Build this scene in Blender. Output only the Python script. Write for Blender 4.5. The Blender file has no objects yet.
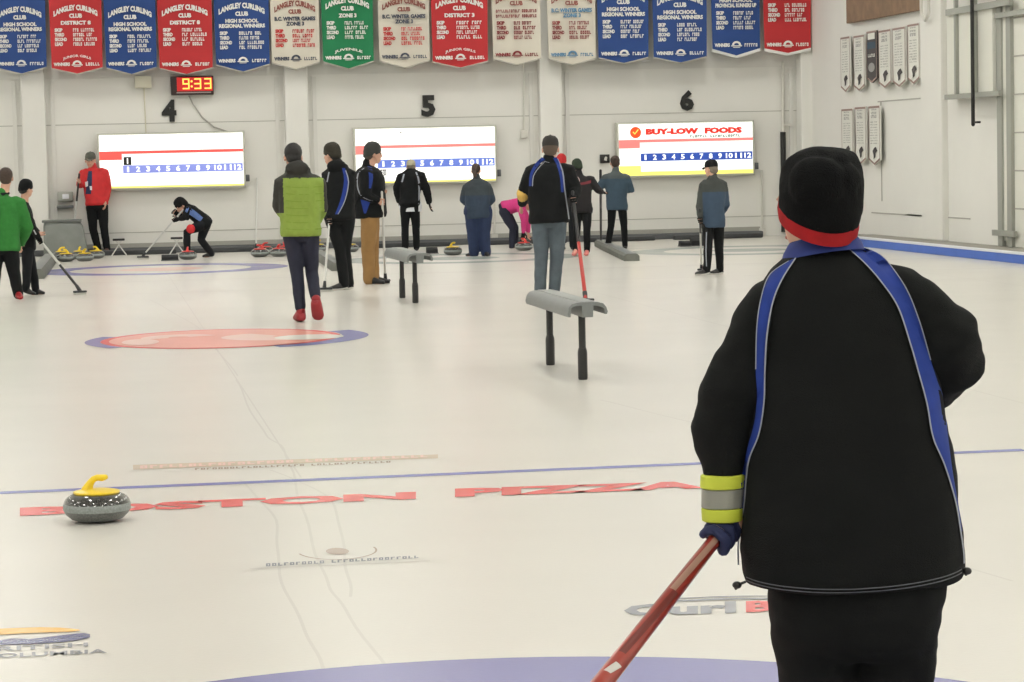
import bpy, bmesh, math, random
from mathutils import Vector, Matrix, Quaternion, noise
from mathutils.bvhtree import BVHTree
random.seed(7)
COL = bpy.context.scene.collection
PI = math.pi
# ------------------------------------------------------------------ camera
F = 2600.0; CH = 1.55; YAW = math.radians(9.0); PITCH = math.atan(187/F); ROLL = 0.022
CAM = Vector((0, 0, CH))
FW = Vector((math.sin(YAW)*math.cos(PITCH), math.cos(YAW)*math.cos(PITCH), -math.sin(PITCH)))
RT0 = Vector((math.cos(YAW), -math.sin(YAW), 0)); UP0 = RT0.cross(FW)
RT = RT0*math.cos(ROLL) - UP0*math.sin(ROLL); UP = UP0*math.cos(ROLL) + RT0*math.sin(ROLL)
def ray(px, py): return FW + RT*((px-512)/F) + UP*((341-py)/F)
def at(px, py, d): return CAM + ray(px, py)*d
def ground(px, py, z=0.0):
    r = ray(px, py); return CAM + r*((z-CH)/r.z)
def onY(px, py, Y):
    r = ray(px, py); return CAM + r*(Y/r.y)
def onX(px, py, X):
    r = ray(px, py); return CAM + r*(X/r.x)
def depth(p): return (p-CAM).dot(FW)
cd = bpy.data.cameras.new('camera'); co = bpy.data.objects.new('camera', cd); COL.objects.link(co)
cd.sensor_width = 36; cd.lens = F*36/1024; cd.clip_end = 200
m = Matrix((RT, UP, -FW)).transposed().to_4x4(); m.translation = CAM; co.matrix_world = m
bpy.context.scene.camera = co
# ------------------------------------------------------------------ materials
def lin(c): return tuple(((x/255)/12.92 if x/255 <= 0.04045 else ((x/255+0.055)/1.055)**2.4) for x in c)
MATS = {}
def mat(name, rgb, rough=0.6, metal=0.0, spec=0.5, noise_amt=0.0, nscale=8.0, bump=0.0, bscale=60.0, coat=0.0, stretch=None):
    if name in MATS: return MATS[name]
    m = bpy.data.materials.new(name); m.use_nodes = True; nt = m.node_tree; b = nt.nodes['Principled BSDF']
    c = lin(rgb); b.inputs['Base Color'].default_value = (*c, 1); b.inputs['Roughness'].default_value = rough
    b.inputs['Metallic'].default_value = metal; b.inputs['Specular IOR Level'].default_value = spec
    b.inputs['Coat Weight'].default_value = coat; b.inputs['Coat Roughness'].default_value = 0.1
    if noise_amt or bump:
        tc = nt.nodes.new('ShaderNodeTexCoord'); mp = nt.nodes.new('ShaderNodeMapping'); nt.links.new(tc.outputs['Object'], mp.inputs[0])
        if stretch: mp.inputs['Scale'].default_value = stretch
    if noise_amt:
        n = nt.nodes.new('ShaderNodeTexNoise'); n.inputs['Scale'].default_value = nscale; n.inputs['Detail'].default_value = 5
        nt.links.new(mp.outputs[0], n.inputs['Vector'])
        r = nt.nodes.new('ShaderNodeValToRGB'); nt.links.new(n.outputs['Fac'], r.inputs[0])
        r.color_ramp.elements[0].position = 0.3; r.color_ramp.elements[1].position = 0.7
        r.color_ramp.elements[0].color = (*[x*(1-noise_amt) for x in c], 1); r.color_ramp.elements[1].color = (*[min(1, x*(1+noise_amt)) for x in c], 1)
        nt.links.new(r.outputs[0], b.inputs['Base Color'])
    if bump:
        n = nt.nodes.new('ShaderNodeTexNoise'); n.inputs['Scale'].default_value = bscale; n.inputs['Detail'].default_value = 3
        nt.links.new(mp.outputs[0], n.inputs['Vector'])
        bp = nt.nodes.new('ShaderNodeBump'); bp.inputs['Strength'].default_value = bump; bp.inputs['Distance'].default_value = 0.01
        nt.links.new(n.outputs['Fac'], bp.inputs['Height']); nt.links.new(bp.outputs[0], b.inputs['Normal'])
    MATS[name] = m; return m
def emat(name, rgb, s):
    if name in MATS: return MATS[name]
    m = bpy.data.materials.new(name); m.use_nodes = True; b = m.node_tree.nodes['Principled BSDF']
    c = lin(rgb); b.inputs['Base Color'].default_value = (*[x*0.5 for x in c], 1); b.inputs['Emission Color'].default_value = (*c, 1)
    b.inputs['Emission Strength'].default_value = s; b.inputs['Roughness'].default_value = 0.4
    MATS[name] = m; return m
# ------------------------------------------------------------------ objects
def tag(o, label=None, cat=None, group=None, kind=None):
    if label: o['label'] = label
    if cat: o['category'] = cat
    if group: o['group'] = group
    if kind: o['kind'] = kind
    return o
def empty(name, loc, rz=0.0):
    o = bpy.data.objects.new(name, None); COL.objects.link(o); o.location = loc; o.rotation_euler = (0, 0, rz); o.empty_display_size = 0.1
    return o
def link(name, bm, mats, parent=None, smooth=True, loc=None):
    me = bpy.data.meshes.new(name); bmesh.ops.recalc_face_normals(bm, faces=bm.faces) if not getattr(bm, '_keep', False) else None
    bm.to_mesh(me); bm.free()
    if not isinstance(mats, (list, tuple)): mats = [mats]
    for x in mats: me.materials.append(x)
    if smooth:
        for p in me.polygons: p.use_smooth = True
        try: me.set_sharp_from_angle(angle=math.radians(40))
        except Exception: pass
    o = bpy.data.objects.new(name, me); COL.objects.link(o)
    if parent: o.parent = parent
    if loc is not None: o.location = loc
    return o
def copy_tree(o, parent=None):
    c = o.copy(); COL.objects.link(c); c.parent = parent
    for ch in [x for x in bpy.data.objects if x.parent == o]: copy_tree(ch, c)
    return c
def BM(): return bmesh.new()
def box(bm, c, s, M=None, mi=0, bev=0.0):
    c = Vector(c); vs = []
    r = bmesh.ops.create_cube(bm, size=1.0)['verts']
    for v in r:
        v.co = Vector((v.co.x*s[0], v.co.y*s[1], v.co.z*s[2]))
    fs = set(f for v in r for f in v.link_faces)
    for f in fs: f.material_index = mi
    if bev:
        es = list(set(e for v in r for e in v.link_edges))
        rr = bmesh.ops.bevel(bm, geom=es, offset=bev, segments=2, affect='EDGES', profile=0.5)
        r = list(set(v for f in rr['faces'] for v in f.verts) | set(v for v in r if v.is_valid))
        for f in rr['faces']: f.material_index = mi
    for v in r:
        v.co = (M @ v.co if M else v.co) + c
    return r
def box2(bm, a, b, mi=0, bev=0.0):
    a = Vector(a); b = Vector(b); box(bm, (a+b)/2, [abs(x) for x in (b-a)], mi=mi, bev=bev)
def frame_of(t, hint=None):
    t = t.normalized(); h = hint or (Vector((1, 0, 0)) if abs(t.x) < 0.9 else Vector((0, 1, 0)))
    x = (h - t*h.dot(t)).normalized(); return x, t.cross(x)
def ringloft(bm, rings, n=20, mi=0, cap=True, expo=2.0):
    """rings: (centre, xvec, yvec)"""
    prev = None; first = None
    for c, xv, yv in rings:
        cur = []
        for i in range(n):
            a = 2*PI*i/n; ca, sa = math.cos(a), math.sin(a)
            if expo != 2.0:
                ca = math.copysign(abs(ca)**(2/expo), ca); sa = math.copysign(abs(sa)**(2/expo), sa)
            cur.append(bm.verts.new(c + xv*ca + yv*sa))
        if prev:
            for i in range(n):
                f = bm.faces.new((prev[i], prev[(i+1) % n], cur[(i+1) % n], cur[i])); f.material_index = mi
        else: first = cur
        prev = cur
    if cap:
        f = bm.faces.new(first[::-1]); f.material_index = mi
        f = bm.faces.new(prev); f.material_index = mi
def tube(bm, pts, rad, n=12, mi=0, flat=1.0, hint=None):
    """smooth capsule chain through pts with radii, hemispherical ends"""
    pts = [Vector(p) for p in pts]; rad = list(rad) if isinstance(rad, (list, tuple)) else [rad]*len(pts)
    rings = []; L = len(pts)
    xv = None
    for i, p in enumerate(pts):
        t = (pts[min(i+1, L-1)] - pts[max(i-1, 0)])
        if t.length < 1e-9: t = Vector((0, 0, 1))
        t.normalize(); x, y = frame_of(t, hint if hint is not None else xv); xv = x
        if i == 0:
            for a in (80, 55, 28):
                a = math.radians(a); rings.append((p - t*rad[0]*math.sin(a), x*rad[0]*math.cos(a), y*rad[0]*math.cos(a)*flat))
        rings.append((p, x*rad[i], y*rad[i]*flat))
        if i == L-1:
            for a in (28, 55, 80):
                a = math.radians(a); rings.append((p + t*rad[i]*math.sin(a), x*rad[i]*math.cos(a), y*rad[i]*math.cos(a)*flat))
    ringloft(bm, rings, n, mi)
def cyl(bm, a, b, r0, r1=None, n=16, mi=0):
    a = Vector(a); b = Vector(b); r1 = r0 if r1 is None else r1; x, y = frame_of(b-a)
    ringloft(bm, [(a, x*r0, y*r0), (b, x*r1, y*r1)], n, mi)
def ell(bm, c, r, q=None, n=16, mi=0):
    c = Vector(c); R = q.to_matrix() if q else Matrix.Identity(3); rings = []
    for k in range(1, 12):
        a = PI*k/12 - PI/2
        rings.append((c + R @ Vector((0, 0, r[2]*math.sin(a))), R @ Vector((r[0]*math.cos(a), 0, 0)), R @ Vector((0, r[1]*math.cos(a), 0))))
    ringloft(bm, rings, n, mi)
def lathe(bm, prof, n=40, mi=0):
    rings = [(Vector((0, 0, z)), Vector((r, 0, 0)), Vector((0, r, 0))) for r, z in prof]
    ringloft(bm, rings, n, mi)
def poly(bm, pts, mi=0):
    f = bm.faces.new([bm.verts.new(Vector(p)) for p in pts]); f.material_index = mi; return f
GL = {}
def glyph(s, bold=0.0):
    k = (s, bold)
    if k in GL: return GL[k]
    cu = bpy.data.curves.new('t', 'FONT'); cu.body = s; cu.resolution_u = 2; cu.offset = bold
    o = bpy.data.objects.new('t', cu); me = bpy.data.meshes.new_from_object(o)
    vs = [v.co.copy() for v in me.vertices]; fs = [tuple(p.vertices) for p in me.polygons]
    bpy.data.objects.remove(o); bpy.data.meshes.remove(me)
    x0 = min(v.x for v in vs); x1 = max(v.x for v in vs); y0 = min(v.y for v in vs); y1 = max(v.y for v in vs)
    vs = [((v.x-x0)/(x1-x0), (v.y-y0)/(y1-y0)) for v in vs]
    GL[k] = (vs, fs, (x1-x0)/(y1-y0)); return GL[k]
def text(bm, s, fn, mi=0, bold=0.02):
    vs, fs, _ = glyph(s, bold); b = [bm.verts.new(fn(u, v)) for u, v in vs]
    for f in fs:
        try: q = bm.faces.new([b[i] for i in f]); q.material_index = mi
        except ValueError: pass
def scribble(bm, fn, n, mi=0, seed=0):
    """a row of illegible lettering: n little marks; fn maps (u,v) in 0..1"""
    r = random.Random(seed); k = 0
    gap = r.randint(int(n*0.3), int(n*0.6)) if n > 6 else -1
    for i in range(n):
        if i == gap: continue
        u0 = i/n; u1 = (i+0.74)/n; t = r.choice((0, 1, 2))
        poly(bm, [fn(u0, 0), fn(u0+0.3/n, 0), fn(u0+0.3/n, 1), fn(u0, 1)], mi)
        if t != 0: poly(bm, [fn(u0+.3/n, .7), fn(u1, .7), fn(u1, 1), fn(u0+.3/n, 1)], mi)
        if t != 1: poly(bm, [fn(u0+.3/n, 0), fn(u1, 0), fn(u1, .28), fn(u0+.3/n, .28)], mi)
        if t == 2: poly(bm, [fn(u1-.26/n, .28), fn(u1, .28), fn(u1, .7), fn(u1-.26/n, .7)], mi)
def remesh(name, bm, mats, parent, voxel=0.012, smooth=4, extra=None, colfn=None, disp=None, fac=0.5):
    me = bpy.data.meshes.new('tmp'); bm.to_mesh(me); bm.free()
    o = bpy.data.objects.new('tmp', me); COL.objects.link(o)
    r = o.modifiers.new('r', 'REMESH'); r.mode = 'VOXEL'; r.voxel_size = voxel
    s = o.modifiers.new('s', 'SMOOTH'); s.iterations = smooth; s.factor = fac
    dg = bpy.context.evaluated_depsgraph_get(); dg.update()
    nm = bpy.data.meshes.new_from_object(o.evaluated_get(dg))
    bpy.data.objects.remove(o); bpy.data.meshes.remove(me)
    b = BM(); b.from_mesh(nm); bpy.data.meshes.remove(nm)
    if disp:
        b.normal_update()
        for v, d in [(v, v.normal*disp(v.co)) for v in b.verts]: v.co += d
    if extra is not None:
        t = bpy.data.meshes.new('t2'); extra.to_mesh(t); extra.free(); b.from_mesh(t); bpy.data.meshes.remove(t)
    if colfn:
        for f in b.faces: f.material_index = colfn(f.calc_center_median())
    me = bpy.data.meshes.new(name); b.to_mesh(me); b.free()
    if not isinstance(mats, (list, tuple)): mats = [mats]
    for x in mats: me.materials.append(x)
    for p in me.polygons: p.use_smooth = True
    ob = bpy.data.objects.new(name, me); COL.objects.link(ob); ob.parent = parent
    return ob
def bvh(o): return BVHTree.FromPolygons([v.co for v in o.data.vertices], [tuple(p.vertices) for p in o.data.polygons])
def drape(name, trees, edgesA, edgesB, mt, parent, off=0.004, cols=4, sub=6, d=Vector((0, 1, 0)), back=1.0):
    """band between two polylines (local points) dropped on the garment along d"""
    def dense(E):
        out = []
        for i in range(len(E)-1):
            p0, p1, p2, p3 = E[max(i-1, 0)], E[i], E[i+1], E[min(i+2, len(E)-1)]
            for k in range(sub):
                t = k/sub; out.append(.5*((2*p1)+(p2-p0)*t+(2*p0-5*p1+4*p2-p3)*t*t+(3*p1-p0-3*p2+p3)*t**3))
        out.append(E[-1]); return out
    A, B = dense(edgesA), dense(edgesB); bm = BM(); prev = None; last = None
    for a, b in zip(A, B):
        row = []
        for j in range(cols+1):
            p = a.lerp(b, j/cols); best = None
            for t in trees:
                h = t.ray_cast(p - d*back, d)
                if h[0] is not None and (best is None or h[3] < best[3]): best = h
            if best: last = best[0].dot(d)
            q = best[0] if best else p - d*p.dot(d) + d*(last if last is not None else p.dot(d))
            row.append(q)
        ins = [q + d*0.006 for q in (row[0], row[-1])]
        r = [bm.verts.new(ins[0])] + [bm.verts.new(q - d*off) for q in row] + [bm.verts.new(ins[1])]
        if prev:
            for i in range(len(r)-1): bm.faces.new((prev[i], prev[i+1], r[i+1], r[i]))
            bm.faces.new((prev[-1], prev[0], r[0], r[-1]))
        else: bm.faces.new(r[::-1])
        prev = r
    bm.faces.new(prev)
    return link(name, bm, mt, parent)
# ------------------------------------------------------------------ palette
skin = mat('skin', (205, 160, 138), 0.55, noise_amt=0.05, nscale=20)
black_cloth = mat('black_cloth', (15, 17, 19), 0.85, spec=0.25, noise_amt=0.15, nscale=14, bump=0.25, bscale=260)
dark_cloth = mat('dark_cloth', (24, 26, 30), 0.85, spec=0.25, noise_amt=0.15, nscale=10)
blue_cloth = mat('blue_cloth', (30, 54, 132), 0.75, spec=0.3, noise_amt=0.08, nscale=30)
white_cloth = mat('white_cloth', (222, 224, 230), 0.7)
grey_pipe = mat('grey_piping', (150, 154, 165), 0.7)
green_cloth = mat('green_fleece', (40, 112, 44), 0.9, noise_amt=0.08, nscale=30)
lime_cloth = mat('lime_quilt', (126, 150, 60), 0.75, noise_amt=0.05, nscale=25)
char_cloth = mat('charcoal_quilt', (38, 38, 34), 0.8, noise_amt=0.1, nscale=25)
navy_denim = mat('navy_denim', (30, 33, 50), 0.9, noise_amt=0.15, nscale=12)
blue_pants = mat('blue_pants', (30, 44, 76), 0.85, noise_amt=0.12, nscale=12)
grey_denim = mat('grey_denim', (78, 88, 96), 0.9, noise_amt=0.15, nscale=10)
khaki = mat('khaki', (142, 108, 64), 0.9, noise_amt=0.08, nscale=10)
red_cloth = mat('red_cloth', (190, 32, 36), 0.7, noise_amt=0.1, nscale=12)
pink_cloth = mat('pink_cloth', (206, 56, 128), 0.8, noise_amt=0.06, nscale=12)
slate_cloth = mat('slate_cloth', (74, 82, 84), 0.8, noise_amt=0.08, nscale=12)
teal_cloth = mat('steel_blue_cloth', (52, 72, 88), 0.8, noise_amt=0.08, nscale=12)
red_shoe = mat('red_shoe', (142, 26, 34), 0.5); black_shoe = mat('black_shoe', (26, 25, 26), 0.45); white_sole = mat('white_sole', (214, 212, 206), 0.5)
brown_shoe = mat('brown_shoe', (84, 58, 48), 0.5)
brown_hair = mat('brown_hair', (58, 44, 36), 0.7, noise_amt=0.3, nscale=60); dark_hair = mat('dark_hair', (15, 13, 13), 0.6, noise_amt=0.3, nscale=60)
grey_hair = mat('grey_hair', (112, 104, 92), 0.7)
hivis = mat('hivis_yellow', (192, 202, 62), 0.6); reflective = mat('reflective_grey', (142, 142, 134), 0.4, metal=0.3)
navy_glove = mat('navy_glove', (28, 36, 74), 0.8, bump=0.2, bscale=200)
eye_white = mat('eye_dark', (40, 30, 28), 0.3); lips = mat('lips', (160, 84, 80), 0.5)
# ------------------------------------------------------------------ the room
YW = 44.9; XR = 12.5; XL = -12.0; YN = -4.0; ZC = 5.9
wall_m = mat('painted_wall', (230, 229, 223), 0.7, spec=0.3, noise_amt=0.03, nscale=0.7, bump=0.12, bscale=14)
wall_hi = mat('wall_upper_and_recess_shade', (222, 221, 215), 0.75, spec=0.3, noise_amt=0.03, nscale=0.7, bump=0.12, bscale=14)
seam_m = mat('wall_seam', (170, 168, 160), 0.8)
def struct(name, bm, m, smooth=False):
    return tag(link(name, bm, m, smooth=smooth), kind='structure')
def zy(px, py): return onY(px, py, YW).z
# ice floor, with everything painted in the ice kept in the same mesh
def ice_mat(name, rgb, nz=0.0):
    m = bpy.data.materials.new(name); m.use_nodes = True; nt = m.node_tree; b = nt.nodes['Principled BSDF']
    c = lin(rgb); b.inputs['Base Color'].default_value = (*c, 1); b.inputs['Roughness'].default_value = 0.25; b.inputs['IOR'].default_value = 1.31
    b.inputs['Specular IOR Level'].default_value = 0.5
    tc = nt.nodes.new('ShaderNodeTexCoord')
    n = nt.nodes.new('ShaderNodeTexNoise'); n.inputs['Scale'].default_value = 55; n.inputs['Detail'].default_value = 2; nt.links.new(tc.outputs['Object'], n.inputs['Vector'])
    bp = nt.nodes.new('ShaderNodeBump'); bp.inputs['Strength'].default_value = 0.10; bp.inputs['Distance'].default_value = 0.004
    nt.links.new(n.outputs['Fac'], bp.inputs['Height']); nt.links.new(bp.outputs[0], b.inputs['Normal'])
    if nz:
        n2 = nt.nodes.new('ShaderNodeTexNoise'); n2.inputs['Scale'].default_value = 0.9; n2.inputs['Detail'].default_value = 6; nt.links.new(tc.outputs['Object'], n2.inputs['Vector'])
        r = nt.nodes.new('ShaderNodeValToRGB'); r.color_ramp.elements[0].position = 0.35; r.color_ramp.elements[1].position = 0.65
        r.color_ramp.elements[0].color = (*[x*(1-nz) for x in c], 1); r.color_ramp.elements[1].color = (*c, 1)
        nt.links.new(n2.outputs['Fac'], r.inputs[0]); nt.links.new(r.outputs[0], b.inputs['Base Color'])
    return m
IM = [ice_mat('ice', (219, 216, 208), 0.03), ice_mat('ice_blue', (122, 122, 170)), ice_mat('ice_red', (214, 92, 88)), ice_mat('ice_pink', (226, 158, 146)),
      ice_mat('ice_line_blue', (112, 116, 172)), ice_mat('ice_grey', (150, 152, 158)), ice_mat('ice_beige', (206, 192, 172)), ice_mat('ice_orange', (230, 182, 100)),
      ice_mat('ice_navy', (76, 80, 124)), ice_mat('ice_scratch', (209, 205, 198)), ice_mat('ice_greygreen', (162, 170, 166)), ice_mat('ice_white', (232, 230, 222)), ice_mat('ice_taupe', (176, 160, 148)), ice_mat('ice_palepink', (232, 196, 184))]
ICE, BLUE, RED, PINK, LBLUE, GREY, BEIGE, ORANGE, NAVY, SCR, GGREEN, WHT, TAUPE, PPINK = range(14)
fl = BM()
poly(fl, [(XL, YN, 0), (XR, YN, 0), (XR, YW+.2, 0), (XL, YW+.2, 0)], ICE)
ZL = [0.0]
def gz(k): return 0.0012*k
def gp(px, py, k=1):
    p = ground(px, py); p.z = gz(k); return p
def annulus(cx, cy, r0, r1, k, mi, a0=0, a1=360, n=96, sx=1.0, sy=1.0, rot=0.0):
    prev = None
    for i in range(n+1):
        a = math.radians(a0 + (a1-a0)*i/n); c, s = math.cos(a), math.sin(a)
        cur = [fl.verts.new((cx+r*c*sx, cy+r*s*sy, gz(k))) for r in (r0, r1)]
        if prev:
            f = fl.faces.new((prev[0], prev[1], cur[1], cur[0])); f.material_index = mi
        prev = cur
def stripe(p, q, w, k, mi):
    p = Vector((p[0], p[1], gz(k))); q = Vector((q[0], q[1], gz(k))); t = (q-p).normalized(); n = Vector((-t.y, t.x, 0))*w/2
    poly(fl, [p-n, q-n, q+n, p+n], mi)
S4 = 0.94; PITCHX = 4.48
# near house of sheet 4, its blue twelve-foot ring
annulus(0.98, 6.02, 1.22, 1.83, 1, BLUE); annulus(0.98, 6.02, 0.15, 0.61, 1, RED); annulus(0.98, 6.02, 0.0, 0.15, 1, WHT)
# hog lines
a = ground(0, 493); b = ground(1024, 450); stripe(a, b, 0.10, 1, LBLUE)
for k in (-1, 0, 1, 2):
    cx = S4 + PITCHX*k
    stripe((cx-2.1, 34.2), (cx+2.1, 34.15), 0.10, 1, SCR)
    stripe((cx-2.1, 31.0), (cx+2.1, 31.0), 0.05, 1, SCR)
    c1 = BLUE if k <= 0 else GGREEN
    fy = 37.9 if k == 0 else 38.8
    annulus(cx-0.05, fy, 1.30, 1.83, 1, c1); annulus(cx-0.05, fy, 0.0, 0.61, 1, PPINK if k <= 0 else GGREEN)
    stripe((cx-2.1, fy), (cx+2.1, fy), 0.04, 2, SCR)
    stripe((cx-2.1, fy+1.83), (cx+2.1, fy+1.83), 0.05, 2, GREY)
    stripe((cx, 12.6), (cx, 42), 0.010, .2, SCR)
# red round club crest half way down sheet 4
c0 = ground(221, 338.5); RX = 1.04
ry = (ground(221, 329).y-ground(221, 348).y)/2
annulus(c0.x, c0.y, 0.0, RX, 2, RED, sy=ry/RX); annulus(c0.x, c0.y, 0.0, RX*.93, 3, PINK, sy=ry/RX)
annulus(c0.x, c0.y, RX, RX*1.13, 2, BLUE, a0=150, a1=215, sy=ry/RX, n=24); annulus(c0.x+.12, c0.y, RX*.9, RX*1.12, 2, BLUE, a0=-75, a1=25, sy=ry/RX, n=24)
annulus(c0.x+.55, c0.y+.0, .10, .55, 4, PPINK, a0=120, a1=330, sy=ry/RX*.8, n=24); annulus(c0.x-.35, c0.y+.25, 0.1, .34, 4, PPINK, a0=20, a1=200, sy=ry/RX, n=24)
annulus(c0.x+.75, c0.y-.25, .0, .3, 5, WHT, sy=ry/RX*.9, n=24); annulus(c0.x-.7, c0.y-.2, .0, .16, 5, PPINK, sy=ry/RX*2, n=24)
def iceText(s, x0, x1, ya, yb, k, mi, bold=0.03, skew=0.0):
    """lettering between pixel corners: baseline (x0,ya)->(x1,yb), read from here"""
    A = gp(x0, ya[0], k); B = gp(x1, yb[0], k); C = gp(x0+skew, ya[1], k); D = gp(x1+skew, yb[1], k)
    text(fl, s, lambda u, v: (A.lerp(B, u)).lerp(C.lerp(D, u), v), mi, bold)
iceText('BOSTON', 20, 416, (516.5, 508), (499.5, 492), 2, RED, 0.06)
iceText('PIZZA', 455, 706, (497.5, 489), (488.5, 481), 2, RED, 0.06)
# beige two-row lettering strip beyond the hog line
def band(x0, x1, ya, yb, k, mi): poly(fl, [gp(x0, ya[0], k), gp(x1, yb[0], k), gp(x1, yb[1], k), gp(x0, ya[1], k)], mi)
band(133, 438, (470, 465), (458.5, 454.5), 1, BEIGE)
A, B, C, D = gp(195, 470.5, 2), gp(392, 463, 2), gp(195, 468.6, 2), gp(392, 461.2, 2)
scribble(fl, lambda u, v: A.lerp(B, u).lerp(C.lerp(D, u), v), 34, TAUPE, 5)
A2, B2, C2, D2 = gp(140, 469, 2), gp(430, 457.5, 2), gp(140, 466, 2), gp(430, 455.2, 2)
scribble(fl, lambda u, v: A2.lerp(B2, u).lerp(C2.lerp(D2, u), v), 30, PPINK, 9)
# grey arena logo below the red lettering
A3, B3, C3, D3 = gp(266, 567, 2), gp(420, 558.5, 2), gp(266, 564, 2), gp(420, 556, 2)
scribble(fl, lambda u, v: A3.lerp(B3, u).lerp(C3.lerp(D3, u), v), 26, GREY, 3)
c3 = ground(337, 551); annulus(c3.x, c3.y, .15, .158, 2, TAUPE, a0=190, a1=372, sy=1.5, n=40); annulus(c3.x, c3.y-.02, 0, .045, 2, TAUPE, sy=2.0, n=20)
stripe(ground(250, 569), ground(430, 561), 0.02, 1, SCR)
# curl bc logo
iceText('Curl', 624, 736, (617, 605.5), (613.5, 601.5), 2, GREY, 0.045)
iceText('BC', 746, 808, (613, 601.5), (611, 599.5), 2, RED, 0.045)
for j, (yy, w, mi) in enumerate(((602, .035, GREY), (599.5, .02, GREY))):
    P = [gp(x, yy - 0.018*(x-680) - 1.6*math.sin((x-665)/150*PI), 2) for x in range(668, 830, 10)]
    for i in range(len(P)-1): stripe(P[i], P[i+1], w*(1-abs(i/len(P)-.3)), 2, mi)
# tourism crest lower left
def smear(P_, k, mi):
    for i in range(len(P_)-1): poly(fl, [gp(P_[i][0], P_[i][1], k), gp(P_[i+1][0], P_[i+1][1], k), gp(P_[i+1][0], P_[i+1][2], k), gp(P_[i][0], P_[i][2], k)], mi)
smear([(-60, 634, 638.5), (-30, 631, 636.5), (0, 629.3, 635.6), (20, 628.4, 634.2), (40, 627.8, 633.4), (60, 628.2, 632.8), (72, 629.2, 632.2), (80, 630.4, 631.2)], 2, ORANGE)
smear([(-60, 637, 640), (-30, 640, 645), (0, 640.8, 645.6), (12, 639, 645), (30, 639.6, 644.6), (45, 638, 643.8), (60, 636, 642.8), (75, 634.3, 641.2), (84, 633.5, 639.6), (90, 635, 637.8)], 2, NAVY)
iceText('BRITISH', -22, 88, (653, 648), (647, 643), 2, GREY, 0.02)
iceText('COLUMBIA', -20, 107, (659.5, 655), (653.5, 649.5), 2, GREY, 0.02)
# long faint scuffs in the ice
SK = 0
for pts in ([(236, 380), (262, 430), (285, 452), (300, 500), (322, 570), (345, 610), (395, 680)], [(240, 480), (275, 520), (280, 575), (310, 640), (330, 682)],
            [(150, 300), (200, 330), (240, 380)], [(880, 540), (1024, 585)], [(270, 470), (330, 500), (345, 560), (352, 600)], [(600, 400), (700, 425), (760, 445)]):
    SK += 1; dp = []
    for i in range(len(pts)-1):
        p0, p1, p2, p3 = [Vector(pts[min(max(i+d_, 0), len(pts)-1)]) for d_ in (-1, 0, 1, 2)]
        for k_ in range(8):
            t = k_/8; v_ = .5*((2*p1)+(p2-p0)*t+(2*p0-5*p1+4*p2-p3)*t*t+(3*p1-p0-3*p2+p3)*t**3); dp.append((v_.x+1.2*math.sin(i*8+k_), v_.y))
    pts = dp
    for i in range(len(pts)-1): stripe(gp(*pts[i]), gp(*pts[i+1]), 0.012, .3+.08*SK+.03*(i % 2), SCR)
fl.normal_update()
for f_ in fl.faces:
    if f_.normal.z < 0: f_.normal_flip()
fl_me = bpy.data.meshes.new('floor'); fl.to_mesh(fl_me); fl.free()
for m_ in IM: fl_me.materials.append(m_)
floor = bpy.data.objects.new('floor', fl_me); COL.objects.link(floor); tag(floor, kind='structure')
# far wall
bm = BM(); box2(bm, (XL-.3, YW, -0.1), (XR+.3, YW+.3, ZC)); struct('wall_far', bm, wall_m)
zl = zy(420, 74)
bm = BM(); box2(bm, (XL, YW-.03, zl+0.02), (XR-.02, YW+.02, ZC-.02)); tag(link('trim_1', bm, wall_hi, smooth=False), kind='structure')
n_tr = 1
for px in (-224, 35, 297, 550, 809):
    n_tr += 1; c = onY(px, 150, YW).x; bm = BM()
    box2(bm, (c-.20, YW-.20, 0), (c+.20, YW+.02, ZC-.02), bev=0.02)
    for s in (-1, 1):
        box2(bm, (c+s*.32-.035, YW-.035, 0), (c+s*.32+.035, YW+.02, zl-.02), mi=1)  # darker strips stand in for the shadowed recess lines beside the pilaster
    struct('trim_%d' % n_tr, bm, [wall_m, wall_hi])
n_tr += 1; bm = BM()
for z in (zy(420, 118), zy(420, 225)): box2(bm, (XL, YW-.006, z-.006), (XR, YW+.01, z+.006))
struct('trim_%d' % n_tr, bm, seam_m)
bump_m = mat('bumper_rubber', (52, 54, 56), 0.7, noise_amt=0.2, nscale=6); dkgrey = mat('dark_grey', (84, 86, 88), 0.7)
bm = BM(); box2(bm, (XL, YW-.28, 0), (11.6, YW-.02, .10), bev=0.02); box2(bm, (XL, YW-.06, .10), (11.6, YW-.01, .17), mi=1); struct('baseboard_far', bm, [dkgrey, seam_m])
# right wall, ledge and blue foam kerb
bm = BM(); box2(bm, (XR, YN-.3, -.1), (XR+.3, YW+.3, ZC)); struct('wall_right', bm, wall_m)
bm = BM(); box2(bm, (XL-.3, YN-.3, -.1), (XL, YW+.3, ZC)); struct('wall_left', bm, wall_m)
bm = BM(); box2(bm, (XL-.3, YN-.3, -.1), (XR+.3, YN, ZC)); struct('wall_near', bm, wall_m)
ceil_m = mat('ceiling_white', (206, 206, 203), 0.8)
bm = BM(); box2(bm, (XL-.3, YN-.3, ZC), (XR+.3, YW+.3, ZC+.2)); struct('ceiling', bm, ceil_m)
XK = 11.68
concrete = mat('concrete_ledge', (150, 147, 138), 0.85, noise_amt=0.1, nscale=2)
kerb_blue = mat('kerb_blue', (70, 104, 186), 0.6, noise_amt=0.05, nscale=3); kerb_white = mat('kerb_white', (228, 230, 234), 0.5)
bm = BM(); box2(bm, (XK+.06, YN, 0), (XR, 41.0, .115)); box2(bm, (XK+.4, 41.0, 0), (XR, YW-.29, .10)); struct('trim_20', bm, concrete)
r = BM(); box2(r, (XK, 0, 0), (XK+.055, 41.0, .115), mi=0, bev=.01); box2(r, (XK-.005, 0, .115), (XK+.10, 41.0, .145), mi=1, bev=.008)
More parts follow.
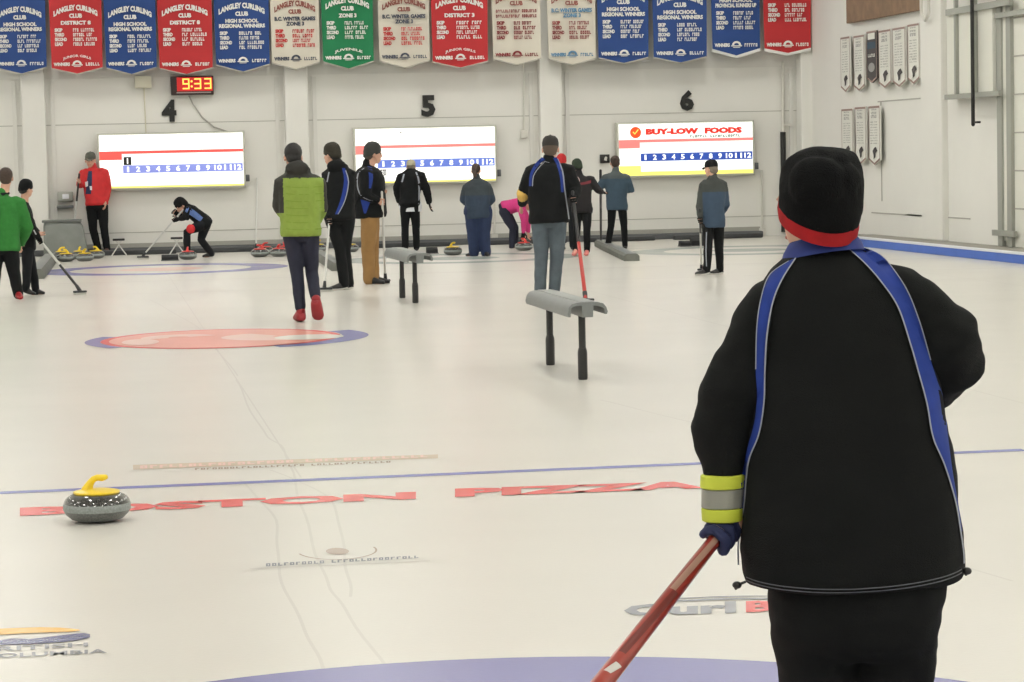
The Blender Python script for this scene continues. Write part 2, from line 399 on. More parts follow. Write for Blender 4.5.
struct('baseboard_right', r, [kerb_blue, kerb_white])
pa = onX(921, 150, XR).y; pb = onX(948, 150, XR).y
bm = BM(); box2(bm, (XR-.10, pb, .115), (XR+.02, pa-.30, ZC-.02), bev=.02); struct('trim_21', bm, wall_m)
bm = BM(); box2(bm, (XR-.20, YW-.35, .115), (XR+.02, YW-.01, ZC-.02), bev=.02); struct('trim_22', bm, wall_m)
bm = BM(); z = onX(900, 100, XR).z
box2(bm, (XR-.008, pa, z-.01), (XR+.01, onX(878, 100, XR).y, z+.01)); y_ = onX(881, 100, XR).y; box2(bm, (XR-.008, y_-.02, z-1.6), (XR+.01, y_+.02, z))
zz = onX(900, 215, XR).z
box2(bm, (XR-.008, pa, zz), (XR+.01, pa+2.6, zz+.02)); box2(bm, (XR-.008, 36.2, zz), (XR+.01, 39.2, zz+.02))
struct('trim_23', bm, seam_m)
# overhead door with its tracks on the right wall
grey_rail = mat('galvanised_rail', (158, 160, 152), 0.5, metal=0.3); panel_m = mat('door_panel_white', (224, 224, 214), 0.55)
def yx(px): return onX(px, 150, XR).y
def zx(px, py): return onX(px, py, XR).z
bm = BM(); ztop = 4.9
box2(bm, (XR-.05, 30.0, .12), (XR+.01, yx(1016), ztop), mi=0)
for i in range(1, 9): box2(bm, (XR-.062, 30.0, .12+i*.52), (XR-.045, yx(1016), .14+i*.52), mi=1)
d1 = struct('door_1', bm, [panel_m, seam_m])
def xrail(px0, px1, za, zb, dx, mname, m):
    y0, y1 = sorted((yx(px0), yx(px1))); b = BM(); box2(b, (XR-dx-.04, y0, za), (XR-dx+.01, y1, zb)); link(mname, b, m, d1, smooth=False)
xrail(1004, 1008.5, .12, 5.2, .06, 'track', grey_rail); xrail(1013.5, 1018, .12, 5.2, .06, 'track', grey_rail)
xrail(1008.5, 1013.5, .2, 5.2, .03, 'track_web', panel_m)
zb1, zb2 = zx(985, 95), zx(985, 8)
xrail(958, 1013, zb1-.035, zb1+.035, .16, 'cross_bar', grey_rail); xrail(960, 1024, zb2-.045, zb2+.045, .16, 'cross_bar', grey_rail)
xrail(1006, 1060, zx(1015, 14)-.04, zx(1015, 14)+.03, .12, 'cross_bar', grey_rail)
xrail(1000, 1022, zx(1010, 233)-.04, zx(1010, 233)+.04, .09, 'cross_bar', grey_rail)
xrail(957, 1003, zb1, zb2, .10, 'guard_panel', panel_m)
for p_ in (967.5, 986.5): xrail(p_, p_+1.6, zb1, 5.2, .15, 'stile', grey_rail)
def pipe(name, pts, r, m, label, cat='pipe', parts=None):
    bm = BM()
    for i in range(len(pts)-1): cyl(bm, pts[i], pts[i+1], r, n=10)
    o = link(name, bm, m)
    if parts is None: tag(o, label, cat)
    return o
blk = mat('black_plastic', (24, 24, 24), 0.5); whp = mat('white_conduit', (212, 210, 202), 0.5)
y_ = yx(991)
bm = BM(); tube(bm, [(XR-.26, y_, 5.4), (XR-.26, y_, zx(991, 124))], .028, n=10); box(bm, (XR-.23, y_-.05, zx(991, 122)), (.06, .2, .03))
tag(link('hanging_pipe', bm, blk), 'thin black pipe hanging in front of the overhead door tracks', 'pipe')
for s_, y__ in (('a', 963),):
    pass
bm = BM()
for s in (-1, 1): tube(bm, [(XR-.06, yx(938)+s*.18, 5.5), (XR-.06, yx(938)+s*.18, zx(938, 20)+.1)], .025, n=8)
tube(bm, [(XR-.06, yx(938)-.18, zx(938, 20)+.1), (XR-.06, yx(938), zx(938, 20)), (XR-.06, yx(938)+.18, zx(938, 20)+.1)], .025, n=8)
o = link('wall_conduit', bm, whp); o.location.x = -.12; tag(o, 'white looped conduit ending high on the right wall pilaster', 'conduit')
# conduits, boxes and cables on the far wall
def P(px, py, off=0.05): return onY(px, py, YW-off)
bm = BM(); cyl(bm, P(783, 62), P(783, 132), .03, n=10, mi=1); cyl(bm, P(783, 132), P(784, 232), .05, n=10, mi=0); box(bm, P(787, 125, .06), (.16, .06, .04), mi=1)
tag(link('drain_pipe', bm, [blk, whp]), 'pipe left of the room corner, white above and black below', 'pipe')
bm = BM(); cyl(bm, P(816, 52, .25), P(816.5, 232, .25), .045, n=10, mi=0)
for yy in (80, 127, 185): box(bm, P(816, yy, .27), (.13, .05, .025), mi=1)
tag(link('corner_pipe', bm, [blk, whp]), 'tall black pipe with white clips running down near the far right corner', 'pipe')
def conduit(px, y0, y1, label, off=.03, bx=True):
    bm = BM(); cyl(bm, P(px, y0, off), P(px, y1, off), .018, n=8)
    if bx: box(bm, P(px, y1, off+.01), (.12, .05, .14), bev=.008)
    tag(link('wall_conduit', bm, whp), label, 'conduit')
conduit(524, 60, 134, 'thin white conduit ending in a small box right of scoreboard 5')
conduit(762, 170, 232, 'thin conduit with low outlet box, right of the BUY-LOW FOODS scoreboard')
conduit(494.5, 196, 238, 'thin conduit with low outlet box below the right end of scoreboard 5')
bm = BM(); box(bm, P(143, 82, .08), (.28, .15, .2), bev=.01); cyl(bm, P(144, 88, .03), P(146, 135, .03), .01, n=6)
tag(link('junction_box', bm, mat('cream_box', (214, 210, 190), 0.5)), 'cream junction box under the second blue banner, cable running down', 'electrical box')
bm = BM(); pts = [P(189, 96, .04), P(193, 104, .02), P(202, 117, .02), P(214, 127, .02), P(232, 133, .02)]
tube(bm, pts, .012, n=6); tag(link('power_cable', bm, mat('cable_grey', (170, 168, 160), 0.6)), 'thin cable sagging from the digital clock to scoreboard 4', 'cable')
p = P(604.5, 163, 0); rt = empty('wall_sign', (p.x, YW-.02, p.z)); tag(rt, 'small black sign with a white mark, on the wall left of the BUY-LOW FOODS scoreboard', 'sign')
bm = BM(); box2(bm, (-.085, -.03, 0), (.085, .015, .15), bev=.006); link('plate', bm, blk, rt)
bm = BM(); poly(bm, [(-.02, -.036, .05), (.03, -.036, .035), (.04, -.036, .10), (.01, -.036, .115), (-.01, -.036, .09)]); link('white_mark', bm, whp, rt, smooth=False)
# ------------------------------------------------------------------ wall numbers, clock
num_m = mat('numeral_black', (12, 12, 11), 0.5)
def solid_text(s, fn, depthv, bm, mi=0, bold=.05):
    n0 = len(bm.faces); text(bm, s, fn, mi, bold)
    bm.faces.ensure_lookup_table(); fs = bm.faces[n0:]; r = bmesh.ops.extrude_face_region(bm, geom=list(fs))
    for e in r['geom']:
        if isinstance(e, bmesh.types.BMVert): e.co += depthv
for s, x0, x1, y0, y1, w in (('4', 162, 176, 122, 99.5, 'black wall numeral 4 under the digital clock'), ('5', 421.5, 435, 117, 95, 'black wall numeral 5 above the middle scoreboard'), ('6', 680, 693.5, 111, 90, 'black wall numeral 6 above the BUY-LOW FOODS scoreboard')):
    a, b = P(x0, y0, .012), P(x1, y1, .012); bm = BM()
    solid_text(s, lambda u, v: Vector((a.x+(b.x-a.x)*u, YW-.035, a.z+(b.z-a.z)*v)), Vector((0, .03, 0)), bm)
    tag(link('wall_numeral', bm, num_m, smooth=False), w, 'number', 'sheet numbers on the far wall')
a, b = P(171, 95.5, .0), P(213, 76, .0); ck = empty('digital_clock', (0, 0, 0)); ck.location = ((a.x+b.x)/2, YW-.1, a.z)
tag(ck, 'black digital wall clock showing 9:33 in glowing red digits', 'clock')
w, h = b.x-a.x, b.z-a.z
bm = BM(); box2(bm, (-w/2, -.06, 0), (w/2, .08, h), bev=.01); link('housing', bm, mat('clock_housing', (40, 14, 14), .4), ck)
bm = BM(); box2(bm, (-w/2+.10, -.066, h*.2), (w/2-.02, -.059, h-.02)); link('display', bm, emat('clock_glow', (190, 16, 16), 0.75), ck, smooth=False)
bm = BM(); box2(bm, (-w/2+.09, -.066, .03), (w/2-.05, -.059, .05)); link('label_strip', bm, mat('grey_strip', (150, 140, 138), .5), ck, smooth=False)
SEG = {'9': 'abcdfg', '3': 'abcdg'}
dig = emat('clock_digit', (255, 196, 90), 1.6)
def digit(ch, x, z, dw, dh):
    bm = BM(); t = .023
    S = {'a': (0, dh, dw, dh), 'g': (0, dh/2, dw, dh/2), 'd': (0, 0, dw, 0), 'f': (0, dh/2, 0, dh), 'b': (dw, dh/2, dw, dh), 'c': (dw, 0, dw, dh/2), 'e': (0, 0, 0, dh/2)}
    for s in SEG[ch]:
        x0, z0, x1, z1 = S[s]; box2(bm, (x+x0-t/2, -.078, z+z0-t/2), (x+x1+t/2, -.067, z+z1+t/2), bev=.004)
    link('digit', bm, dig, ck)
for ch, xx in (('9', 183), ('3', 194.5), ('3', 204.5)):
    digit(ch, (xx-171)/42*w-w/2, h*.34, .095, h*.5)
bm = BM()
for zq in (.45, .72): ell(bm, ((191.3-171)/42*w-w/2, -.07, h*zq), (.018, .01, .018), n=8)
link('colon', bm, dig, ck)
# ------------------------------------------------------------------ scoreboards
e_white = emat('board_light', (255, 255, 250), 1.15); e_red = emat('board_red', (232, 84, 76), 1.0); e_blue = emat('board_blue', (96, 118, 196), 1.0); e_yel = emat('board_yellow', (246, 236, 120), 1.0)
e_lblue = emat('board_pale_blue', (128, 138, 206), 1.0); e_blue_dim = emat('board_deep_blue', (42, 76, 164), .9)
e_wd = emat('board_light_soft', (248, 250, 246), .98); e_rd = emat('board_pale_red', (232, 128, 122), .95)
e_logo = emat('logo_red', (214, 44, 30), .9); e_org = emat('logo_orange', (232, 80, 30), .9); e_chk = emat('logo_check', (255, 214, 90), 1.0); e_grn = emat('logo_green', (60, 96, 70), .8)
frame_m = mat('board_frame', (196, 196, 184), .5, metal=.2)
def board(x0, x1, yt, yb, label, kind):
    a, b = P(x0, yb, 0), P(x1, yt+ .022*(0), 0); pT = P(x0, yt, 0)
    Wd = b.x-a.x; Hh = pT.z-a.z; rt = empty('scoreboard', (a.x, YW-.16, a.z)); tag(rt, label, 'scoreboard', None)
    D = .02
    bm = BM(); box2(bm, (-.035, -.01, -.035), (Wd+.035, .14, Hh+.03), bev=.012); link('frame', bm, frame_m, rt)
    wm = e_wd if kind == 6 else e_white
    def q(n, u0, v0, u1, v1, m, y): bm = BM(); box2(bm, (u0*Wd, y-.004, v0*Hh), (u1*Wd, y, v1*Hh)); return link(n, bm, m, rt, smooth=False)
    q('light_panel', 0, 0, 1, 1, wm, -.012)
    rd = e_red if kind == 4 else e_rd
    q('red_band', 0, .64, 1, .695, rd, -.017); q('red_tab', 0, .53, .155, .66, rd, -.018)
    st = q('number_strip', .16 if kind != 5 else .155, .275, .995, .425, e_lblue if kind == 4 else (e_blue if kind == 5 else e_blue_dim), -.018)
    for i in range(12):
        s = str(i+1); bm = BM(); u = .16+.835*(i+.5)/12; wdt = .014 if len(s) == 1 else .026
        if s == '1': wdt = .007
        text(bm, s, lambda uu, vv: Vector(((u-wdt+uu*2*wdt)*Wd, -.026, (.30+.10*vv)*Hh)), 0, .03)
        link('strip_numeral', bm, e_white, st, smooth=False)
    if kind != 6: q('yellow_edge', .0, 0, 1, .035 if kind == 4 else .03, e_yel, -.018)
    else:
        q('yellow_edge', 0.0, 0.0, 1, .075, e_yel, -.018); q('yellow_corner', .0, .07, .16, .19, e_yel, -.018)
        bm = BM(); ccx, ccz, cr = .125*Wd, .835*Hh, .088*Hh*1.25
        ringloft(bm, [(Vector((ccx, -.02, ccz)), Vector((cr, 0, 0)), Vector((0, 0, cr))), (Vector((ccx, -.013, ccz)), Vector((cr, 0, 0)), Vector((0, 0, cr)))], 28)
        lg = link('round_emblem', bm, e_org, rt, smooth=False)
        bm = BM(); ck_ = [(-.55, .05), (-.15, -.4), (.55, .45), (.42, .6), (-.15, -.12), (-.42, .2)]
        poly(bm, [(ccx+cr*x_, -.024, ccz+cr*z_) for x_, z_ in ck_]); link('check_mark', bm, e_chk, lg, smooth=False)
        bm = BM()
        for s, u0, u1 in (('BUY-LOW', .2, .595), ('FOODS', .64, .92)): text(bm, s, lambda u, v: Vector(((u0+(u1-u0)*u)*Wd, -.022, (.785+.12*v)*Hh)), 0, .075)
        link('shop_name', bm, e_logo, rt, smooth=False)
        bm = BM(); scribble(bm, lambda u, v: Vector(((.53+.38*u)*Wd, -.022, (.715+.045*v)*Hh)), 20, 0, 4); link('slogan', bm, e_grn, rt, smooth=False)
    if kind == 4:
        bm = BM(); scribble(bm, lambda u, v: Vector(((.68+.3*u)*Wd, -.022, (.755+.03*v)*Hh)), 16, 0, 4); link('slogan', bm, emat('pale_green_print', (150, 196, 170), .9), rt, smooth=False)
    if kind == 5:
        bm = BM(); poly(bm, [(.315*Wd, -.022, .91*Hh), (.335*Wd, -.022, .91*Hh), (.325*Wd, -.022, .945*Hh)]); link('clip_mark', bm, blk, rt, smooth=False)
    bm = BM(); box2(bm, (Wd+.035, -.02, .07*Hh), (Wd+.10, .06, .2*Hh), bev=.01); link('power_box', bm, dkgrey, rt)
    return rt, Wd, Hh, a
B4 = board(100.5, 242, 135.5, 188.5, 'backlit scoreboard under wall numeral 4, washed out, with red band', 4)
B5 = board(355.5, 493, 129.5, 183.5, 'backlit scoreboard under wall numeral 5, plain white top and red band', 5)
B6 = board(617.5, 750, 124.5, 176, 'backlit BUY-LOW FOODS scoreboard under wall numeral 6', 6)
def card(px, py, s, wpx, hpx, label):
    p = P(px, py, .2); k = 57.8; w, h = wpx/k, hpx/k
    o = empty('score_card', (p.x, YW-.181, p.z)); tag(o, label, 'card', 'black score cards')
    bm = BM(); box2(bm, (-w/2, -.01, -h/2), (w/2, 0, h/2), bev=.004); link('card', bm, blk, o)
    bm = BM(); g = .10 if len(s) == 1 else .4; text(bm, s, lambda u, v: Vector(((u-.5)*2*g*w*.8, -.014, (v-.5)*h*.7)), 0, .03); link('numeral', bm, e_white, o, smooth=False)
card(127.5, 161, '1', 7.5, 8, 'black card reading 1 hung on scoreboard 4')
card(383.5, 172.5, '21', 6, 6, 'small black card hung on scoreboard 5, below its blue strip')
# ------------------------------------------------------------------ banners
ban = dict(blue=mat('banner_blue', (34, 66, 126), .8, noise_amt=.06, nscale=3), red=mat('banner_red', (180, 44, 48), .8, noise_amt=.05, nscale=3), green=mat('banner_green', (24, 118, 74), .8, noise_amt=.05, nscale=3),
           cream=mat('banner_cream', (214, 208, 194), .8, noise_amt=.03, nscale=3))
ink = dict(white=mat('ink_white', (232, 232, 228), .8), brown=mat('ink_brown', (140, 84, 76), .8), dred=mat('ink_red', (190, 48, 50), .8), dark=mat('ink_dark', (66, 72, 88), .8), mar=mat('ink_maroon', (128, 44, 48), .8), teal=mat('ink_teal', (86, 128, 160), .8))
YB = YW-.42
BN = [(-4.5, 48, 73.5, 67, 'blue', ['HIGH SCHOOL', 'REGIONAL WINNERS'], None, 'first from the left, cut by the frame edge'),
      (51, 104, 73.5, 67.5, 'red', ['DISTRICT 8'], 'JUNIOR GIRLS', 'between the two leftmost blue banners'),
      (105.5, 158, 74, 67, 'blue', ['HIGH SCHOOL', 'REGIONAL WINNERS'], None, 'above the cream junction box'),
      (159, 214, 74, 67.5, 'red', ['DISTRICT 8'], None, 'directly above the digital clock'),
      (215.5, 271, 71.5, 64, 'blue', ['HIGH SCHOOL', 'REGIONAL WINNERS'], None, 'just right of the clock'),
      (271.5, 321, 69, 62, 'cream', ['B.C. WINTER GAMES', 'ZONE 3'], None, 'left of the green banner'),
      (322.5, 375, 68.5, 61, 'green', ['ZONE 3'], 'JUVENILE', 'the only green one'),
      (379, 431, 67.5, 60, 'cream', ['B.C. WINTER GAMES', 'ZONE 3'], None, 'right of the green banner'),
      (432, 489, 67.5, 61, 'red', ['DISTRICT 3'], 'JUNIOR GIRLS', 'above wall numeral 5'),
      (492.5, 542, 64.5, 58, 'cream', ['?', '?'], None, 'with dark red lettering, just right of the middle red banner'),
      (548, 597, 64.5, 58, 'cream', ['B.C. WINTER GAMES', 'ZONE 3'], None, 'last cream one on the right, with pale blue line'),
      (598, 650, 63, 57, 'blue', ['HIGH SCHOOL', 'REGIONAL WINNERS'], None, 'just right of the last cream banner'),
      (653, 708, 62.5, 56.5, 'blue', ['HIGH SCHOOL', 'REGIONAL WINNERS'], None, 'above wall numeral 6'),
      (711.5, 761, 55.5, 48.5, 'blue', ['HIGH SCHOOL', 'PROVINCIAL RUNNERS UP'], None, 'with a white fringe'),
      (763.5, 812, 53, 48, 'red', ['COAST 4'], '?', 'last on the right, with a white fringe')]
for i, (x0, x1, yt, yc, c, hd, sub, where) in enumerate(BN):
    a = onY(x0+1, yc, YB); b = onY(x1-1, yc, YB); tip = onY((x0+x1)/2, yt, YB); cx = tip.x
    k = YB/math.cos(YAW)/F; k = (b.x-a.x)/(x1-x0-2)    # metres per pixel here
    zc = (a.z+b.z)/2; Wd = b.x-a.x; dz = zc-tip.z; top = 1.55
    rt = empty('pennant_banner', (cx, YB, zc)); tag(rt, '%s curling club pennant, %s' % (c, where), 'banner', 'club pennants along the top of the far wall')
    # cloth as a curved sheet with thickness
    bm = BM(); nx, nz = 12, 10; rows = []
    for side in (0, 1):
        g = []
        for jz in range(nz+1):
            row = []
            for ix in range(nx+1):
                u = ix/nx*2-1; t = jz/nz; half = Wd/2*(1.0+.04*t)
                zb = -dz*(1-abs(u)) if jz == 0 else 0; z = zb + (top-zb)*t if jz else zb
                y = .012*math.sin(u*3+i)+.012*math.cos(t*4+i*1.7) + side*.006
                row.append(bm.verts.new((u*half, y, z)))
            g.append(row)
        rows.append(g)
    for side in (0, 1):
        g = rows[side]
        for jz in range(nz):
            for ix in range(nx):
                q = (g[jz][ix], g[jz][ix+1], g[jz+1][ix+1], g[jz+1][ix]); bm.faces.new(q if side == 0 else q[::-1])
    A, B = rows
    for ix in range(nx): bm.faces.new((A[0][ix], B[0][ix], B[0][ix+1], A[0][ix+1])); bm.faces.new((A[nz][ix], A[nz][ix+1], B[nz][ix+1], B[nz][ix]))
    for jz in range(nz): bm.faces.new((A[jz][0], A[jz+1][0], B[jz+1][0], B[jz][0])); bm.faces.new((A[jz][nx], B[jz][nx], B[jz+1][nx], A[jz+1][nx]))
    link('cloth', bm, ban[c], rt)
    fr = 2.6*k if i >= 13 else 1.0*k
    bm = BM(); hw = Wd/2
    for s in (-1, 1):
        vs = [(s*hw, 0, 0), (0, 0, -dz), (0, 0, -dz-fr), (s*hw, 0, -fr)]
        f1 = [bm.verts.new((x, -.014, z)) for x, _, z in vs]; f2 = [bm.verts.new((x, .02, z)) for x, _, z in vs]
        bm.faces.new(f1); bm.faces.new(f2)
        for q in range(4): bm.faces.new((f1[q], f1[(q+1) % 4], f2[(q+1) % 4], f2[q]))
    link('fringe', bm, ink['white'] if i >= 13 else mat('hem_grey', (176, 172, 162), .8), rt, smooth=False)
    rod = BM(); cyl(rod, (-Wd/2*1.06, .004, top), (Wd/2*1.06, .004, top), .014, n=8)
    for s_ in (-1, 1):
        b9 = BM(); cyl(b9, (s_*Wd*.42, .004, top), (s_*Wd*.42, .004, ZC-zc-.01), .004, n=6); link('hanging_cord', b9, grey_rail, rt)
    link('rod', rod, grey_rail, rt)
    c1 = ink['white'] if c != 'cream' else ink['brown']; c2 = ink['white'] if c != 'cream' else (ink['teal'] if i == 10 else (ink['mar'] if i == 9 else ink['dark'])); c3 = ink['white'] if c != 'cream' else (ink['mar'] if i in (9, 10) else ink['dred'])
    bm = BM(); Y0 = -.032
    H = lambda p: p*k                                              # pixels above the corner line
    lift = 0 if not sub else 0
    base = {0: 0, 3: -3}.get(i, 0)
    off = 3 if i in (9, 10, 11, 13, 14) else 0
    arc0 = H(49+ (2 if len(hd) == 1 else 0) + off*1.2)
    def arc(u, v, w=.86*Wd, rise=H(6.5), hgt=H(5.8)):
        x = (u-.5)*w; return Vector((x, Y0, arc0 + rise*(1-(2*u-1)**2) + v*hgt))
    text(bm, 'LANGLEY CURLING', arc, 0, .06)
    text(bm, 'CLUB', lambda u, v: Vector(((u-.5)*H(13), Y0, arc0 + v*H(4.6) - H(1.2))), 0, .06)
    link('club_name', bm, c1, rt, smooth=False); bm = BM()
    zr = arc0 - H(3)
    for s in hd:
        zr -= H(5.0); wv = min(.86*Wd, H(3.0)*len(s))
        if s == '?': scribble(bm, lambda u, v: Vector(((u-.5)*.86*Wd, Y0, zr+v*H(3))), 22, 0, i)
        else: text(bm, s, lambda u, v: Vector(((u-.5)*wv, Y0, zr+v*H(4.1))), 0, .055)
    link('event_name', bm, c2, rt, smooth=False); bm = BM(); bmn = BM()
    for j, s in enumerate(('SKIP', 'THIRD', 'SECOND', 'LEAD')):
        z_ = zr - H(7) - j*H(4.7); w_ = H({4: 8, 5: 9.5, 6: 12}[len(s)])
        text(bm, s, lambda u, v: Vector((-Wd*.42+u*w_, Y0, z_+v*H(3.7))), 0, .06)
        wn = .38 + .09*((i*7+j*5) % 3)/2
        scribble(bmn, lambda u, v: Vector((-Wd*.06+u*Wd*wn+ (.0), Y0, z_+v*H(3.4))), 10+((i+j*3) % 4), 0, i*10+j)
    link('position_list', bm, c3, rt, smooth=False); link('name_list', bmn, c3, rt, smooth=False); bm = BM(); wz = H(1.6)
    if sub and sub != '?': text(bm, sub, lambda u, v: Vector(((u-.5)*Wd*.55, Y0, wz+H(5.2)+H(3.0)*(1-(2*u-1)**2)+v*H(3.2))), 0, .03)
    text(bm, 'WINNERS', lambda u, v: Vector((-Wd*.46+u*Wd*.32, Y0, wz+v*H(3.6))), 0, .06)
    link('winners_line', bm, c2, rt, smooth=False); bm = BM()
    scribble(bm, lambda u, v: Vector((Wd*.17+u*Wd*.28, Y0, wz+v*H(3.2))), 6, 0, i+50)
    link('season_line', bm, c2, rt, smooth=False)
    bm = BM()
    def arcf(r0, r1, z0, sq, n=14):
        prev = None
        for q in range(n+1):
            an = PI*q/n; cur = [bm.verts.new((r*math.cos(an), Y0-.002, z0+r*math.sin(an)*sq)) for r in (r0, r1)]
            if prev: bm.faces.new((prev[0], prev[1], cur[1], cur[0]))
            prev = cur
    arcf(H(2.4), H(4.6), wz+H(1.6), .85); poly(bm, [(-H(5.5), Y0-.002, wz+H(.4)), (H(5.5), Y0-.002, wz+H(.4)), (H(5.5), Y0-.002, wz+H(1.4)), (-H(5.5), Y0-.002, wz+H(1.4))])
    poly(bm, [(-H(3), Y0-.002, wz-H(.9)), (H(3), Y0-.002, wz-H(.9)), (H(4), Y0-.002, wz-H(.2)), (-H(4), Y0-.002, wz-H(.2))])
    link('crest', bm, c2, rt, smooth=False)
# cable rods behind the banners
bm = BM()
for zq in (onY(300, 68, YB).z,): pass
bm.free()
# right wall pennants
rw_white = mat('pennant_white', (228, 228, 220), .8); rw_line = mat('pennant_edge', (150, 128, 120), .8); rw_ink = mat('pennant_ink', (150, 148, 146), .8); rw_dark = mat('pennant_dark', (70, 66, 66), .8)
XP = XR-.09
RW = [(841, 850, 37, 92, 0, 'cream-edged narrow pennant, leftmost of the upper row on the right wall'), (854, 864.5, 35.5, 91, 0, 'white pennant left of the dark one in the upper row on the right wall'),
      (867, 877, 31, 83, 1, 'dark blue and black pennant, the only dark one on the right wall'), (879, 891, 30, 88, 0, 'white pennant just right of the dark one on the right wall'),
      (893, 905.5, 27.5, 87, 0, 'white pennant second from the right in the upper row on the right wall'), (908, 919.5, 24, 84, 0, 'white pennant at the right end of the upper row on the right wall'),
      (842, 853, 109, 162, 0, 'white pennant at the left end of the lower row on the right wall'), (855.5, 866, 107, 164, 0, 'white pennant in the middle of the lower row of three on the right wall'),
      (869, 880, 106, 165, 0, 'white pennant at the right end of the lower row on the right wall')]
for i, (x0, x1, y0, y1, dk, lab) in enumerate(RW):
    pA = onX(x0, y0, XP); pB = onX(x1, y0, XP); L = pA.y-pB.y; zt = (pA.z+pB.z)/2; zb = onX((x0+x1)/2, y1, XP).z
    hh = zt-zb; rt = empty('wall_pennant', (XP, (pA.y+pB.y)/2, zb)); tag(rt, lab, 'banner', 'narrow pennants on the right wall')
    def V(u, v, o=0): return Vector((-.006*o, (.5-u)*L, v*hh))    # u 0..1 left to right as seen, v up
    out = [(0, .09), (.5, 0), (1, .09), (1, 1), (0, 1)]
    bm = BM(); f1 = [bm.verts.new(V(u, v)+Vector((-.004, 0, 0))) for u, v in out]; f2 = [bm.verts.new(V(u, v)+Vector((.02, 0, 0))) for u, v in out]
    bm.faces.new(f1); bm.faces.new(f2)
    for q in range(5): bm.faces.new((f1[q], f1[(q+1) % 5], f2[(q+1) % 5], f2[q]))
    link('cloth', bm, rw_dark if dk else rw_white, rt, smooth=False)
    bm = BM(); e = .07
    for (a, b) in ((0, 1), (1, 2), (2, 3), (3, 4), (4, 0)):
        A = V(*out[a], 2); B = V(*out[b], 2); c_ = V(.5, .5, 2); poly(bm, [A, B, B.lerp(c_, e), A.lerp(c_, e)])
    link('border', bm, rw_line, rt, smooth=False)
    bm = BM()
    if not dk:
        for (v0, v1) in ((.93, .95), (.87, .90), (.80, .85)): scribble(bm, lambda u, v: V(.25+.5*u, v0+(v1-v0)*v, 2.5), 6, 0, i)
        for j in range(9): scribble(bm, lambda u, v: V(.18+.64*u, .36+j*.045+.016*v, 2.5), 9, 0, i*9+j)
    else:
        for (v0, v1) in ((.84, .96),): poly(bm, [V(.15, v0, 2.5), V(.85, v0, 2.5), V(.85, v1, 2.5), V(.15, v1, 2.5)])
        scribble(bm, lambda u, v: V(.15+.7*u, .5+.06*v, 2.5), 6, 0, i)
    link('lettering', bm, rw_ink if not dk else rw_white, rt, smooth=False)
    bm = BM()
    if dk:
        poly(bm, [V(.1, .66, 2.6), V(.9, .66, 2.6), V(.9, .79, 2.6), V(.1, .79, 2.6)]); link('blue_panel', bm, teal_cloth, rt, smooth=False); bm = BM()
        prev = [V(.5+.32*math.cos(a_*PI/8), .3+.09*math.sin(a_*PI/8), 2.6) for a_ in range(16)]; poly(bm, prev); link('round_emblem', bm, rw_ink, rt, smooth=False)
    else:
        poly(bm, [V(u, v, 2.6) for u, v in ((.45, .10), (.6, .13), (.62, .2), (.8, .24), (.66, .31), (.5, .29), (.36, .24), (.44, .17))]); link('small_emblem', bm, rw_dark, rt, smooth=False)
# brown plaque
pA = onX(847, -8, XP); pB = onX(921, -18, XP); zb = onX(848, 23.5, XP).z; zb2 = onX(920.5, 9.5, XP).z; L = pA.y-pB.y
rt = empty('wooden_plaque', (XP, (pA.y+pB.y)/2, zb)); tag(rt, 'brown plaque with dark lettering high on the right wall', 'plaque')
bm = BM(); box2(bm, (-.02, -L/2, 0), (.06, L/2, .95), bev=.012); link('board', bm, mat('plaque_brown', (122, 98, 76), .7, noise_amt=.2, nscale=5), rt)
bm = BM()
for j in range(4): scribble(bm, lambda u, v: Vector((-.026, L*.44-u*L*.8, .42+j*.13+v*.07)), 22, 0, 70+j)
link('lettering', bm, mat('plaque_ink', (60, 44, 36), .7), rt, smooth=False)
# ------------------------------------------------------------------ ceiling lights
lamp_m = emat('lamp', (255, 253, 246), 1.0); lamp_m.node_tree.nodes['Principled BSDF'].inputs['Emission Strength'].default_value = 48.0
proto = None
for X in (-10.2, -5.8, -1.3, 3.2, 7.4, 10.1):
    for j in range(11):
        Y = -2.0 + j*4.4
        if proto is None:
            proto = empty('ceiling_light', (X, Y, ZC-.35)); tag(proto, 'white fluorescent ceiling fixture', 'ceiling light', 'ceiling lights above the ice')
            b = BM(); box2(b, (-.16, -.65, .03), (.16, .65, .12), bev=.02); box2(b, (-.01, -.4, .12), (.01, -.38, .35)); box2(b, (-.01, .38, .12), (.01, .4, .35)); link('housing', b, whp, proto)
            b = BM(); box2(b, (-.14, -.62, 0), (.14, .62, .028), bev=.008); link('diffuser', b, lamp_m, proto); lt = proto
        else: lt = copy_tree(proto); lt.location = (X, Y, ZC-.35)
